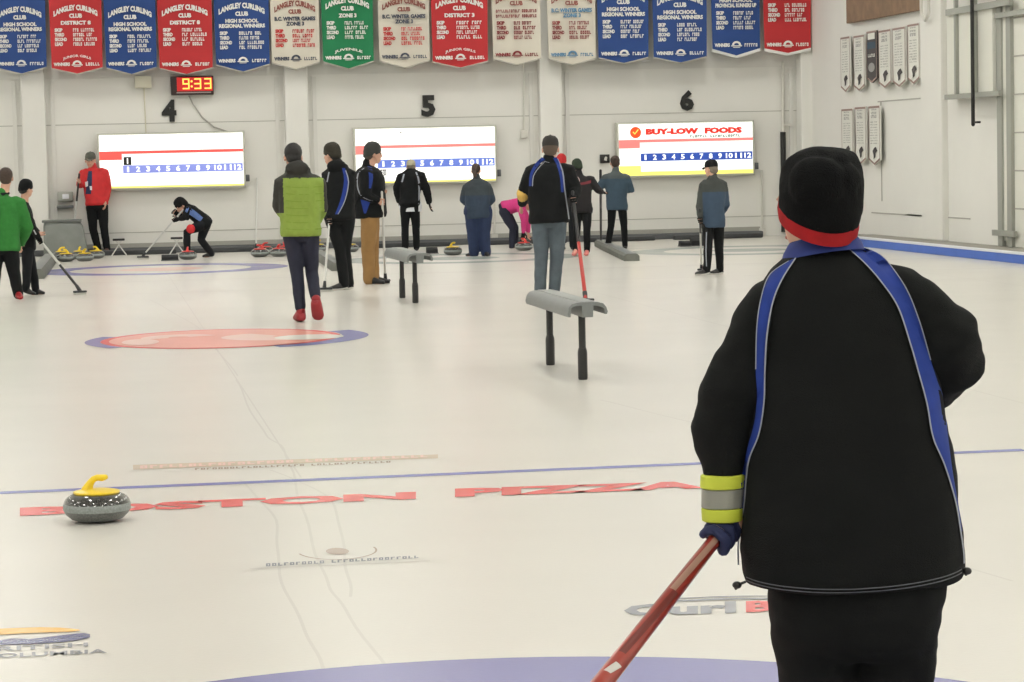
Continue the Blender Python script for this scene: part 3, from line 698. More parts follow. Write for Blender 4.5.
# ------------------------------------------------------------------ curling stones
granite = mat('granite', (92, 94, 92), .32, noise_amt=.45, nscale=120, coat=.6); granite_b = mat('granite_band', (140, 146, 144), .7, noise_amt=.2, nscale=120)
hy = mat('handle_yellow', (238, 206, 40), .35, coat=.3); hr = mat('handle_red', (206, 50, 44), .35, coat=.3)
granite_t = mat('granite_top', (50, 50, 48), .14, noise_amt=.5, nscale=150, coat=1.0); granite_t.node_tree.nodes['Principled BSDF'].inputs['Coat Roughness'].default_value = .03
def make_stone(hm, name='curling_stone'):
    rt = empty(name, (0, 0, 0)); b = BM()
    prof = [(.062, 0.0), (.085, .004), (.112, .014), (.133, .032), (.1435, .050)]
    lathe(b, prof, 48, 0)
    lathe(b, [(.1435, .050), (.1455, .055), (.1455, .076), (.1435, .081)], 48, 1)
    lathe(b, [(.1435, .081), (.140, .092), (.130, .106), (.113, .118), (.095, .124), (.0, .1245)][:-1]+[(.02, .1245)], 48, 2)
    link('granite_body', b, [granite, granite_b, granite_t], rt)
    b = BM(); lathe(b, [(.098, .1225), (.101, .127), (.098, .132), (.07, .138), (.03, .141)], 40)
    h = link('handle', b, hm, rt)
    b = BM(); pts = [(-.040, 0, .136), (-.036, 0, .150), (-.026, 0, .168), (-.012, 0, .183), (.006, 0, .190), (.026, 0, .189), (.042, 0, .192)]
    tube(b, pts, [.028, .021, .016, .014, .014, .015, .012], n=14); link('grip', b, hm, h)
    return rt
sy = make_stone(hy); sr = make_stone(hr)
g = ground(97.5, 521); sy.location = (g.x, g.y, 0); sy.rotation_euler.z = math.radians(-20)
tag(sy, 'large curling stone with yellow handle alone in the left foreground', 'curling stone')
g = ground(188, 259.5); sr.location = (g.x, g.y, 0); sr.rotation_euler.z = 1.4
tag(sr, 'curling stone with red handle between the feet of the crouching sweeper', 'curling stone')
def more(src, px, py, lab, group=None, rz=0):
    o = copy_tree(src); g = ground(px, py); o.location = (g.x, g.y, 0); o.rotation_euler.z = rz; o['label'] = lab
    if group: o['group'] = group
    elif 'group' in o: del o['group']
    return o
more(sy, 453, 255, 'lone curling stone with yellow handle, left of the person in blue trousers', rz=.6)
gY = 'yellow-handled stones parked by the grey bin'
for j, (px, py) in enumerate(((62, 259.3), (80, 258.9), (96, 258.5), (66, 261.6), (85, 261.2))):
    more(sy, px, py, 'parked yellow-handled stone beside the grey bin, %s' % ('back row left', 'back row middle', 'back row right', 'front row left', 'front row right')[j], gY, rz=j*1.3)
gR = 'red-handled stones parked behind the lime jacket'
for j, (px, py) in enumerate(((265, 254.6), (284, 254.2), (260, 256.9), (279, 256.5))):
    more(sr, px, py, 'parked red-handled stone left of the lime jacket, %s' % ('back left', 'back right', 'front left', 'front right')[j], gR, rz=j*1.7)
for j, (px, py) in enumerate(((318, 252), (350, 252), (370, 251.5))):
    more(sy, px, py, ('yellow-handled stone seen between the lime jacket and its neighbour', 'yellow-handled stone seen left of the khaki trousers', 'yellow-handled stone mostly behind the khaki trousers')[j], 'yellow-handled stones behind the group of three', rz=j)
more(sr, 524, 250.5, 'red-handled stone under the hand of the person in pink', rz=2.2)
# ------------------------------------------------------------------ dividers, benches, hacks, bin
bench_m = mat('bench_grey', (116, 120, 119), .4, noise_amt=.05, nscale=8); post_m = mat('post_black', (30, 30, 31), .4)
def bench(pa, pb, n, label):
    A = ground(*pa); B = ground(*pb)   # near foot, far foot
    mid = (A+B)/2; d = (B-A); az = math.atan2(d.x, d.y); rt = empty('divider_bench', (mid.x, mid.y, 0), -az); tag(rt, label, 'bench', 'grey benches between the sheets')
    L = n; h = .495; L2 = d.length/2
    # inverted channel top with rounded shoulders and a lip
    prof = [(-.132, -.052), (-.138, -.030), (-.128, .012), (-.108, .036), (-.07, .046), (.07, .046), (.108, .036), (.128, .012), (.138, -.020), (.132, -.036), (.118, -.036), (.116, .004), (.095, .020), (.04, .024), (.035, -.055), (-.035, -.055), (-.04, .024), (-.095, .020), (-.116, .004), (-.118, -.052)]
    b = BM(); prev = None
    for y in (-L/2, L/2):
        cur = [b.verts.new((x, y, h+z)) for x, z in prof]
        if prev:
            for i in range(len(prof)): b.faces.new((prev[i], prev[(i+1) % len(prof)], cur[(i+1) % len(prof)], cur[i]))
        b.faces.new(cur); prev = cur
    link('bench_top', b, bench_m, rt)
    b = BM(); box2(b, (-.05, -L/2+.02, h+.045), (.05, L/2-.02, h+.050), bev=.002); link('ridge', b, mat('bench_ridge', (136, 140, 138), .4), rt)
    for y in (-L2, L2):
        b = BM(); tube(b, [(0, y, .16), (0, y, h-.03)], .025, n=14); p = link('post', b, post_m, rt)
        b = BM(); ringloft(b, [(Vector((0, y, z)), Vector((r, 0, 0)), Vector((0, r, 0))) for z, r in ((0, .030), (.012, .034), (.18, .034), (.20, .032), (.22, .026))], 16); link('rubber_foot', b, post_m, p)
    return rt
bench((583, 379.5), (550.5, 365), 1.75, 'larger grey bench on two black posts in the middle of the ice')
bench((415.5, 303), (402.5, 298), 1.9, 'farther grey bench on two black posts, in front of the black jacket with cap')
div_m = mat('divider_grey', (104, 106, 100), .7, noise_amt=.15, nscale=5)
def divider(pa, pb, w, h, label):
    A = ground(*pa); B = ground(*pb); mid = (A+B)/2; d = B-A; az = math.atan2(d.x, d.y); L = d.length
    rt = empty('sheet_divider', (mid.x, mid.y, 0), -az); tag(rt, label, 'divider', 'low dividers lying between the sheets')
    prof = [(-w/2, 0), (-w/2, h*.7), (-w/2+.03, h), (w/2-.03, h), (w/2, h*.7), (w/2, 0)]
    b = BM(); prev = None
    for y in (-L/2, -L/2+.01, L/2-.01, L/2):
        cur = [b.verts.new((x*(.94 if abs(y) == L/2 else 1), y, z)) for x, z in prof]
        if prev:
            for i in range(6): b.faces.new((prev[i], prev[(i+1) % 6], cur[(i+1) % 6], cur[i]))
        else: b.faces.new(cur)
        prev = cur
    b.faces.new(prev); link('beam', b, div_m, rt)
    b = BM(); box2(b, (-w/2+.04, -L/2+.02, h-.002), (w/2-.04, L/2-.02, h+.006), bev=.002); link('top_strip', b, bench_m, rt)
divider((632, 261), (601, 246), .22, .10, 'long low grey divider lying right of the dark red-trimmed jacket')
divider((339, 271), (318, 257), .2, .11, 'low grey divider behind the group of three, between sheets 4 and 5')
divider((36, 279), (50, 262), .22, .13, 'low grey divider right of the green jacket, mostly hidden by legs')
hack_m = mat('hack_rubber', (30, 31, 32), .8)
def hack(px, py, w, h, label):
    g = ground(px, py); rt = empty('rubber_hack', g); tag(rt, label, 'hack', 'black rubber blocks along the far end')
    b = BM(); prof = [(-.09, 0), (-.09, h*.6), (-.02, h), (.07, h), (.10, h*.3), (.10, 0)]; prev = None
    for x in (-w/2, w/2):
        cur = [b.verts.new((x, y, z)) for y, z in prof]
        if prev:
            for i in range(6): b.faces.new((prev[i], prev[(i+1) % 6], cur[(i+1) % 6], cur[i]))
        b.faces.new(cur); prev = cur
    link('foot_block', b, hack_m, rt); b = BM(); box2(b, (-w/2-.01, -.12, 0), (w/2+.01, .12, .012), bev=.003); link('base_plate', b, dkgrey, rt)
hack(432, 253.5, .17, .10, 'black hack block just left of the lone yellow-handled stone')
hack(684.5, 246.5, .16, .09, 'black hack block left of the person standing under numeral 6'); hack(697, 246, .2, .14, 'black hack block directly behind the broom of the person under numeral 6')
hack(170, 260.5, .26, .09, 'black hack block left of the crouching sweeper')
def bumper(x0, x1, y, label):
    a = ground(x0, y); b_ = ground(x1, y-.02*(x1-x0)); L = b_.x-a.x; rt = empty('foam_bumper', ((a.x+b_.x)/2, YW-.7, 0)); tag(rt, label, 'bumper', 'dark foam bumpers behind the far houses')
    b = BM(); box2(b, (-L/2, -.10, 0), (L/2, .10, .075), bev=.02); link('foam', b, bump_m, rt)
    b = BM(); box2(b, (-L/2+.03, -.07, .073), (L/2-.03, .07, .083), bev=.003); link('cap_strip', b, dkgrey, rt)
bumper(98, 172, 250, 'dark bumper strip between the red coat and the crouching sweeper'); bumper(186, 250, 250, 'dark bumper strip right behind the crouching sweeper'); bumper(374, 448, 247, 'dark bumper strip behind the khaki trousers and black cap')
bumper(488, 575, 246, 'dark bumper strip behind the person in pink'); bumper(596, 670, 244, 'dark bumper strip under the BUY-LOW FOODS scoreboard'); bumper(690, 786, 242, 'dark bumper strip farthest to the right')
# grey bin and dispenser
g = onY(66, 250, YW-.62); rt = empty('storage_bin', (g.x, YW-.62, 0)); tag(rt, 'large grey bin against the far wall beside the red coat', 'bin')
bin_m = mat('bin_grey', (124, 128, 124), .6, noise_amt=.08, nscale=6)
b = BM(); ringloft(b, [(Vector((0, 0, .0)), Vector((.34, 0, 0)), Vector((0, .2, 0))), (Vector((0, 0, .06)), Vector((.37, 0, 0)), Vector((0, .22, 0))), (Vector((-.03, 0, .50)), Vector((.33, 0, 0)), Vector((0, .21, 0))), (Vector((-.05, 0, .58)), Vector((.30, 0, 0)), Vector((0, .18, 0)))], 40, expo=7); link('tub', b, bin_m, rt)
b = BM(); box(b, (-.05, 0, .595), (.66, .42, .04), bev=.012); link('lid', b, mat('bin_lid', (100, 104, 100), .6), rt)
p = P(65.5, 200, .1); rt = empty('wall_dispenser', (p.x, YW-.12, p.z)); tag(rt, 'small grey dispenser box mounted on the wall above the grey bin', 'dispenser')
b = BM(); box2(b, (-.13, -.08, -.02), (.13, .1, .14), bev=.015); link('casing', b, grey_rail, rt)
b = BM(); box2(b, (-.15, -.12, -.14), (.13, .1, -.09), bev=.01); link('tray', b, mat('tray_grey', (90, 92, 92), .5), rt)
b = BM(); box2(b, (-.05, -.09, .02), (.06, -.078, .1), bev=.002); link('front_window', b, white_cloth, rt)
# ------------------------------------------------------------------ brooms
bh = mat('broom_head', (40, 42, 46), .5); bp_ = mat('broom_pad', (188, 188, 182), .8)
sh_w = mat('shaft_white', (214, 214, 210), .35); sh_r = mat('shaft_red', (178, 52, 46), .3, coat=.4); sh_k = mat('shaft_black', (36, 36, 38), .35); sh_dr = mat('shaft_dull_red', (146, 48, 36), .3, coat=.6, noise_amt=.2, nscale=3)
def broom(top, foot, m1, m2, split, label, r0=.0125, r1=.0125, az=0.0, group=None, headL=.19, stripes=None):
    top = Vector(top); foot = Vector(foot); rt = empty('curling_broom', (foot.x, foot.y, 0)); tag(rt, label, 'broom', group)
    T = top-Vector((foot.x, foot.y, 0)); Fp = Vector((0, 0, .055)); d = T-Fp
    b = BM(); tube(b, [Fp, Fp+d*split], [r1, r1+(r0-r1)*split], n=14); link('lower_shaft', b, m1, rt)
    b = BM(); tube(b, [Fp+d*split, T], [r1+(r0-r1)*split+.0006, r0], n=14); link('upper_shaft', b, m2, rt)
    M = Matrix.Rotation(az, 3, 'Z'); b = BM(); box(b, (0, 0, .034), (headL, .065, .026), M, bev=.01); tube(b, [(0, 0, .045), Fp+d.normalized()*.06], [.024, r1+.004], n=12); hd_ = link('brush_head', b, bh, rt)
    b = BM(); box(b, (0, 0, .012), (headL-.01, .06, .022), M, bev=.006); link('brush_pad', b, bp_, rt)
    if stripes:
        dn = d.normalized(); x, y = frame_of(dn, CAM-foot)
        for (t0, t1, mm) in stripes:
            b = BM(); N = 16; prev = None
            for i in range(N+1):
                t = t0+(t1-t0)*i/N; c = Fp+d*t; rr = r1+(r0-r1)*t+.0009; ang = -.75+.5*i/N; cur = [b.verts.new(c+(x*math.cos(ang+q*.16)+y*math.sin(ang+q*.16))*rr) for q in range(6)]
                if prev:
                    for q in range(5): b.faces.new((prev[q], prev[q+1], cur[q+1], cur[q]))
                prev = cur
            link('shaft_decal_highlight', b, mm, rt)
    return rt
def leaning(px, yt, py, m, label):
    f = onY(px, py, YW-.42); f.z = 0; t = P(px+1, yt, .03)
    broom(t, f, m, m, .5, label)
leaning(256, 178, 245, sh_w, 'pale broom leaning on the far wall just left of the lime jacket')
for (px, lab) in ((119, 'small black-topped folding stand by the far wall, right of the red coat'), (177, 'small black-topped folding stand behind the crouching sweeper')):
    g = onY(px, 250, YW-1.05); rt = empty('folding_stand', (g.x, YW-1.05, 0)); tag(rt, lab, 'stand', 'small folding stands at the far end')
    b = BM(); box(b, (0, 0, .27), (.20, .12, .035), bev=.01); link('top_pad', b, blk, rt)
    for s in (-1, 1): b = BM(); tube(b, [(s*.12, s*.05, .01), (-s*.05, -s*.02, .26)], .01, n=8); link('leg', b, sh_w, rt)
# ------------------------------------------------------------------ people
def fingers_around(b, c, a, out, rs, rf, n=4, span=250, pitch=None):
    """n fingers curled round a shaft through c with axis a; 'out' is where the palm lies; plus an opposing thumb"""
    a = a.normalized(); out = (out - a*out.dot(a)).normalized(); s = a.cross(out); pitch = pitch or rf*2.15; R = rs+rf
    lens = (0.88, 1.0, 0.95, 0.78)
    for i in range(n):
        o = c + a*((i-(n-1)/2)*pitch); pts = []; sp = math.radians(span)*lens[i % 4]
        for k in range(7):
            an = sp*k/6 - .3; pts.append(o + (out*math.cos(an) + s*math.sin(an))*(R+(.25*rf if k in (2, 4) else 0)))
        tube(b, pts, [rf*1.15, rf*1.1, rf*1.08, rf*1.0, rf*.97, rf*.9, rf*.8], n=8)
    o = c - a*((n/2)*pitch*.9); pts = [o + (out*math.cos(an) - s*math.sin(an))*(R*1.05) + a*(.35*k*pitch*.4) for k, an in enumerate((0.2, .75, 1.3, 1.9))]
    tube(b, pts, [rf*1.4, rf*1.25, rf*1.1, rf*.9], n=8)
def relaxed_hand(core, ext, w, d, side, k):
    """palm into core, curled fingers and thumb into ext. d = direction, side = towards the thumb"""
    d = d.normalized(); side = (side - d*side.dot(d)).normalized(); nrm = d.cross(side)
    ringloft(core, [(w + d*t*k, side*a*k, nrm*b_*k) for t, a, b_ in ((-.02, .026, .022), (.02, .034, .018), (.06, .042, .017), (.09, .040, .014), (.098, .03, .01))], 12)
    for i, L in enumerate((.062, .072, .066, .052)):
        o = w + d*.088*k + side*(.031-.0205*i)*k; c = nrm*.35; p1 = o+(d+c*.2)*L*.4*k; p2 = p1+(d+c*1.2).normalized()*L*.35*k; p3 = p2+(d*.7+nrm*.8).normalized()*L*.3*k
        tube(ext, [o-d*.015*k, p1, p2, p3], [.0100*k, .0095*k, .0088*k, .0075*k], n=8)
    o = w + d*.03*k + side*.030*k; tube(ext, [o, o+(d*.6+side*.7).normalized()*.035*k, o+(d*1.6+side*.9+nrm*.5).normalized()*.066*k], [.013*k, .0115*k, .009*k], n=8)
HDATA = {}
def head_into(core, hc, f, tilt, k):
    """skull, jaw, nose, ears, brow; hc head centre; f heading (0 = away, clockwise); tilt forward nod in radians"""
    fd = Vector((math.sin(f), math.cos(f), 0)); rt_ = Vector((math.cos(f), -math.sin(f), 0)); up = Vector((0, 0, 1))
    q = Quaternion(rt_, -tilt); fd = q @ fd; up = q @ up
    R = Matrix((rt_, fd, up)).transposed(); qq = R.to_quaternion()
    def L(x, y, z): return hc + (rt_*x + fd*y + up*z)*k
    ell(core, L(0, -.008, .03), (.076*k, .096*k, .088*k), qq); ell(core, L(0, .025, -.035), (.060*k, .066*k, .075*k), qq); ell(core, L(0, .050, -.083), (.032*k, .035*k, .026*k), qq)
    tube(core, [L(0, .084, .012), L(0, .102, -.022), L(0, .096, -.034)], [.009*k, .014*k, .010*k], n=10)
    tube(core, [L(-.04, .078, .026), L(.04, .078, .026)], .012*k, n=8); tube(core, [L(-.02, .083, -.062), L(.02, .083, -.062)], .009*k, n=8)
    for s in (-1, 1): ell(core, L(s*.078, -.002, -.012), (.010*k, .020*k, .032*k), qq)
    return L, fd, rt_, up, qq
def face_parts(root_body, L, k, face=True):
    if not face: return
    for s in (-1, 1):
        b = BM(); ell(b, L(s*.031, .084, .008), (.012*k, .008*k, .007*k), n=10); link('eye', b, eye_white, root_body)
    b = BM(); tube(b, [L(-.022, .090, -.060), L(0, .094, -.060), L(.022, .090, -.060)], .0045*k, n=8); link('mouth', b, lips, root_body)
def person(base, top, f, label, pose=None, jacket=None, trousers=None, shoes=black_shoe, hat=None, hair=brown_hair, face=False,
           hf=None, nod=0.05, jk=1.0, tk=1.0, hem=.47, J=None, colfn=None, grip=None, gloves=None, sole=None, sleeve=1.0, voxel=.012, collar=None, extra=None, hood=False, jmats=None, shoe_px=None, hairlong=None, brim=None, noj=False, fatter=1.0, tcut=None, ks=1.0):
    f = math.radians(f); hf = f if hf is None else math.radians(hf)
    G = ground(*base); D = depth(G); s = F/D
    az = math.atan2(G.x, G.y); root = empty('person', (G.x, G.y, 0), -az); tag(root, label, 'person')
    Mi = (Matrix.Translation((G.x, G.y, 0)) @ Matrix.Rotation(-az, 4, 'Z')).inverted()
    def loc(px, py, dd=0.0): return Mi @ at(px, py, D+dd)
    Ht = loc(base[0], top).z if not pose else pose; k = Ht/1.75
    fd = Vector((math.sin(f), math.cos(f), 0)); rv = Vector((math.cos(f), -math.sin(f), 0)); up = Vector((0, 0, 1))
    def B(x, y, z): return rv*x*k + fd*y*k + up*z*k
    j = dict(pel=B(0, 0, .93), neck=B(0, 0, 1.47), head=B(0, .02, 1.63), shL=B(-.185, 0, 1.42), shR=B(.185, 0, 1.42), elL=B(-.25, -.02, 1.12), elR=B(.25, -.02, 1.12),
             wrL=B(-.25, .08, .88), wrR=B(.25, .08, .88), hipL=B(-.09, 0, .90), hipR=B(.09, 0, .90), knL=B(-.10, .02, .50), knR=B(.10, .02, .50), anL=B(-.11, -.02, .09), anR=B(.11, -.02, .09))
    for n_, v in (J or {}).items(): j[n_] = loc(*v) if not isinstance(v, Vector) else v
    if J and 'pel' in J and 'hipL' not in J:
        lat = (j['shR']-j['shL']); lat.z = 0; lat = lat.normalized()*.09*k; j['hipL'] = j['pel']-lat-Vector((0, 0, .03*k)); j['hipR'] = j['pel']+lat-Vector((0, 0, .03*k))
    pel, neck = j['pel'], j['neck']; ax = (neck-pel); lat = (j['shR']-j['shL']).normalized(); fw_ = ax.normalized().cross(lat)*-1
    if fw_.dot(fd) < 0: fw_ = -fw_
    # ---- body, one continuous surface
    core, ext = BM(), BM()
    L, hfd, hrt, hup, hq = head_into(core, j['head'], hf, nod, k*1.08)
    tube(core, [neck-ax.normalized()*.05*k, L(0, -.01, -.05)], [.062*k, .058*k]); kb, k = k, k*1.08; k = kb
    ringloft(core, [(pel+ax*t, lat*a*k, fw_*b_*k) for t, a, b_ in ((-.08, .10, .08), (0, .145, .10), (.3, .125, .09), (.6, .145, .10), (.82, .15, .09), (.95, .09, .07))], 18)
    for sd in 'LR':
        tube(core, [j['sh'+sd], j['el'+sd], j['wr'+sd]], [.048*k, .038*k, .026*k]); tube(core, [j['hip'+sd], j['kn'+sd], j['an'+sd]], [.075*k, .050*k, .036*k])
        hd = (j['wr'+sd]-j['el'+sd]).normalized(); tgt = (grip or {}).get(sd)
        if tgt:   # (axis vector)
            c = j['wr'+sd] + hd*.07*k; a_ = tgt; out = (j['wr'+sd]-c); out = out - a_.normalized()*out.dot(a_.normalized())
            if out.length < 1e-4: out = fw_.copy()
            tube(core, [j['wr'+sd], c+out.normalized()*.028*k], [.026*k, .030*k]); fingers_around(ext, c, a_, out, .013, .0095*k)
        else: relaxed_hand(core, ext, j['wr'+sd], hd, fw_, k)
    # feet
    feet = {}
    for sd in 'LR':
        v = (J or {}).get('toe'+sd)
        an = j['an'+sd]; td = (j['toe'+sd]-an) if v is not None else fd*.17*k + Vector((0, 0, -an.z+.03))
        toe = an + td; feet[sd] = (an, toe); tube(core, [an, toe], [.034*k, .026*k])
    body = remesh('body', core, skin, root, voxel=voxel*.8, smooth=2, extra=ext)
    face_parts(body, L, k, face)
    # ---- shoes
    for sd in 'LR':
        an, toe = feet[sd]; d_ = (toe-an); flat = Vector((d_.x, d_.y, d_.z*.0)) ; dn = d_.normalized(); hl = an - dn*.05*k; hl.z = max(hl.z-.04*k, .035*k) if an.z < .14*k else hl.z-.03*k
        b = BM(); tz = toe.copy(); tz.z = max(tz.z, .03*k)
        sx = Vector((0, 0, 1)).cross(dn).normalized(); n_ = dn.cross(sx)
        low = an - n_*0
        rings = []
        a0 = hl; a1 = tz + dn*.05*k
        for t, w_, h_ in [(t_, w__*ks, h__*ks) for t_, w__, h__ in ((0, .022, .028), (.08, .036, .045), (.3, .040, .050), (.55, .044, .038), (.8, .046, .028), (.95, .034, .022), (1.0, .015, .012))]:
            c = a0.lerp(a1, t) + Vector((0, 0, 0)); c.z = max(c.z, h_*k*.98); rings.append((c, sx*w_*k, n_*h_*k))
        ringloft(b, rings, 14, expo=2.6); tube(b, [an+Vector((0, 0, .02*k)), an.lerp(a0.lerp(a1, .25), .8)], [.045*k, .042*k])
        so = link('shoe', b, shoes, root)
        if sole:
            b = BM(); rr = []
            for t, w_ in ((0, .02), (.06, .036), (.3, .042), (.55, .047), (.8, .048), (.96, .034), (1.0, .014)):
                c = a0.lerp(a1, t); c.z = max(.012*k, c.z - .035*k); rr.append((c, sx*w_*k*1.03, n_*.011*k))
            ringloft(b, rr, 14, expo=3); link('sole', b, sole, so)
    # ---- trousers
    b = BM(); hl_ = (j['hipR']-j['hipL']).normalized()
    ringloft(b, [(pel+ax.normalized()*z*k, hl_*a*k*tk, fw_*b_*k*tk) for z, a, b_ in ((-.10, .11, .09), (-.04, .165, .12), (.03, .165, .12), (.12, .15, .11), (.16, .13, .09))], 20)
    for sd in 'LR':
        hp, kn, an = j['hip'+sd], j['kn'+sd], j['an'+sd]
        e = an + (an-kn).normalized()*.012*k if tcut is None else kn.lerp(an, tcut)
        an = e if tcut else an
        tube(b, [hp, hp.lerp(kn, .5), kn, kn.lerp(an, .45), e], [.098*k*tk, .086*k*tk, .070*k*tk, .065*k*tk, .060*k*tk])
    tr_ = remesh('trousers', b, trousers, root, voxel=voxel, smooth=3, disp=lambda c: .006*noise.noise(c*9))
    # ---- jacket
    if not noj:
        b = BM(); lowp = pel + (up*-1 if ax.normalized().z > .8 else -ax.normalized())*(.93-hem*1.75)*k
        ctr = [(lowp, .172*jk, .128*jk*fatter), (lowp.lerp(pel+ax*.05, .5), .182*jk, .138*jk*fatter), (pel+ax*.2, .172*jk, .132*jk*fatter), (pel+ax*.5, .185*jk, .132*jk*fatter), (pel+ax*.75, .19*jk, .125*jk*fatter), (pel+ax*.88, .17*jk, .105*jk*fatter), (pel+ax*.96, .11*jk, .085*jk*fatter), (pel+ax*1.02, .068, .062)]
        ringloft(b, [(c, lat*a*k, fw_*b_*k) for c, a, b_ in ctr], 24, expo=2.3)
        cl = ax.normalized(); tube(b, [neck-cl*.03*k, neck+cl*.02*k, neck+cl*.05*k], [.090*k, .072*k, .066*k]) if collar is None else None
        if hood: ell(b, neck + cl*.02*k - fw_*.07*k, (.115*k, .075*k, .075*k)); tube(b, [neck-lat*.08*k, neck+cl*.05*k-fw_*.04*k, neck+lat*.08*k], .05*k)
        for sd in 'LR':
            sh, el, wr = j['sh'+sd], j['el'+sd], j['wr'+sd]; w2 = wr + (wr-el).normalized()*-.005
            sh2 = sh.lerp(neck, .22) - ax.normalized()*.01*k
            tube(b, [sh2, sh, sh.lerp(el, .5), el, el.lerp(w2, .5), w2], [.070*k*jk, .078*k*jk*sleeve, .070*k*jk*sleeve, .062*k*jk*sleeve, .055*k*jk*sleeve, .042*k*jk*sleeve])
        jm = remesh('jacket', b, jmats or jacket, root, voxel=voxel, smooth=4, colfn=(lambda c: colfn(c, k, Ht)) if colfn else None, disp=lambda c: .010*k*noise.noise(c*7) + .004*noise.noise(c*22))
    else: jm = None
    # ---- hair and hat
    k_, k = k, k*1.08
    if hair is not None:
        b = BM(); ell(b, L(0, -.022, .038 if hat is None else .022), (.083*k, .095*k, .090*k) if hat is None else (.079*k, .086*k, .080*k), hq); ell(b, L(0, -.05, -.02), (.070*k, .055*k, .06*k), hq)
        if hairlong: tube(b, [L(0, -.09, .02), L(0, -.12, -.06), L(.01, -.11, -.18)], [.06*k, .05*k, .03*k])
        if hat is None or hairlong or True: remesh('hair', b, hair, root, voxel=.008, smooth=2, disp=lambda c: .003*noise.noise(c*60))
    if hat is not None:
        hm, kind = hat; b = BM()
        if kind == 'beanie':
            ringloft(b, [(L(0, -.012, z), hrt*a*k, hfd*b_*k+hup*.028*k*(1-max(z-.02,0)*8)) for z, a, b_ in ((-.005, .079, .098), (.018, .083, .101), (.05, .085, .102), (.085, .080, .096), (.115, .064, .080), (.137, .036, .048), (.145, .01, .014))], 22)
            ho = remesh('beanie', b, hm, root, voxel=.008, smooth=2, disp=lambda c: .003*noise.noise(c*40))
            b = BM(); ringloft(b, [(L(0, -.010, z), hrt*a*k, hfd*b_*k+hup*.030*k) for z, a, b_ in ((-.012, .081, .099), (-.008, .0845, .103), (.026, .086, .105), (.032, .083, .101))], 24); link('turned_cuff', b, hm, ho)
        else:
            ringloft(b, [(L(0, -.010, z), hrt*a*k, hfd*b_*k) for z, a, b_ in ((.025, .082, .101), (.06, .083, .102), (.10, .073, .090), (.125, .05, .065), (.135, .012, .016))], 22)
            ho = link('cap', b, hm, root); b = BM()
            ringloft(b, [(L(0, .065+.012*i, .032-.002*i*i*.3), hrt*w_*k, hup*.006*k) for i, w_ in enumerate((.075, .078, .076, .070, .058, .040, .012))], 16); link('visor', b, brim or hm, ho)
            b = BM(); ell(b, L(0, -.01, .136), (.009*k, .009*k, .006*k), n=8); link('button', b, hm, ho)
    k = k_
    if gloves:
        for sd in gloves[1]:
            c2, e2 = BM(), BM(); hd = (j['wr'+sd]-j['el'+sd]).normalized(); tgt = (grip or {}).get(sd)
            if tgt:
                c = j['wr'+sd] + hd*.07*k; out = (j['wr'+sd]-c); a_ = tgt; out = out-a_.normalized()*out.dot(a_.normalized())
                tube(c2, [j['wr'+sd]-hd*.01, c+out.normalized()*.03*k], [.036*k, .038*k]); fingers_around(e2, c, a_, out, .014, .0125*k)
            else: relaxed_hand(c2, e2, j['wr'+sd], hd, fw_, k*1.25)
            remesh('glove', c2, gloves[0], root, voxel=.009, smooth=2, extra=e2)
    ctx = dict(root=root, loc=loc, j=j, k=k, jm=jm, Mi=Mi, L=L, fd=fd, rv=rv, body=body, D=D, lat=lat, fw=fw_)
    return ctx
def W(ctx, p): return ctx['Mi'].inverted() @ p
def stripe_on(ctx, A, B, m, name='side_stripe', off=.004, trees=None):
    t = trees or [bvh(ctx['jm'])]
    return drape(name, t, [ctx['loc'](*p) for p in A], [ctx['loc'](*p) for p in B], m, ctx['root'], off=off, cols=3, sub=3)
def thin(path, w): return [(x-w/2, y) for x, y in path], [(x+w/2, y) for x, y in path]
def curl(ctx, path, wpx, m, name='side_stripe', off=.004, trees=None): A, B = thin(path, wpx); return stripe_on(ctx, A, B, m, name, off, trees)
def handpos(ctx, sd):
    j, k = ctx['j'], ctx['k']; return W(ctx, j['wr'+sd] + (j['wr'+sd]-j['el'+sd]).normalized()*.07*k)
V3 = Vector
# 1 green jacket, left edge
c = person((5, 299), 161, 5, 'person in a green fleece jacket seen from behind at the left edge', jacket=green_cloth, trousers=black_cloth, shoes=red_shoe, hair=brown_hair, hem=.50, jk=1.22, tk=1.15,
           J=dict(head=(6, 178, .03), neck=(3, 196, 0), pel=(3, 247, 0), shL=(-14, 203, 0), shR=(19, 203, 0), elR=(27, 228, .05), wrR=(22, 243, .22), elL=(-20, 228, .05), wrL=(-12, 245, .2), knL=(-5, 270, 0), knR=(14, 272, 0), anL=(-6, 292, 0), anR=(18, 293, 0), toeL=(-9, 299, .12), toeR=(20, 299, -.14)))
b_ = BM(); tube(b_, [c['j']['neck']+V3((-.06, 0, .03)), c['j']['neck']+V3((0, -.065, .02)), c['j']['neck']+V3((.06, 0, .03))], .02, n=8); link('dark_collar', b_, dark_cloth, c['root'])
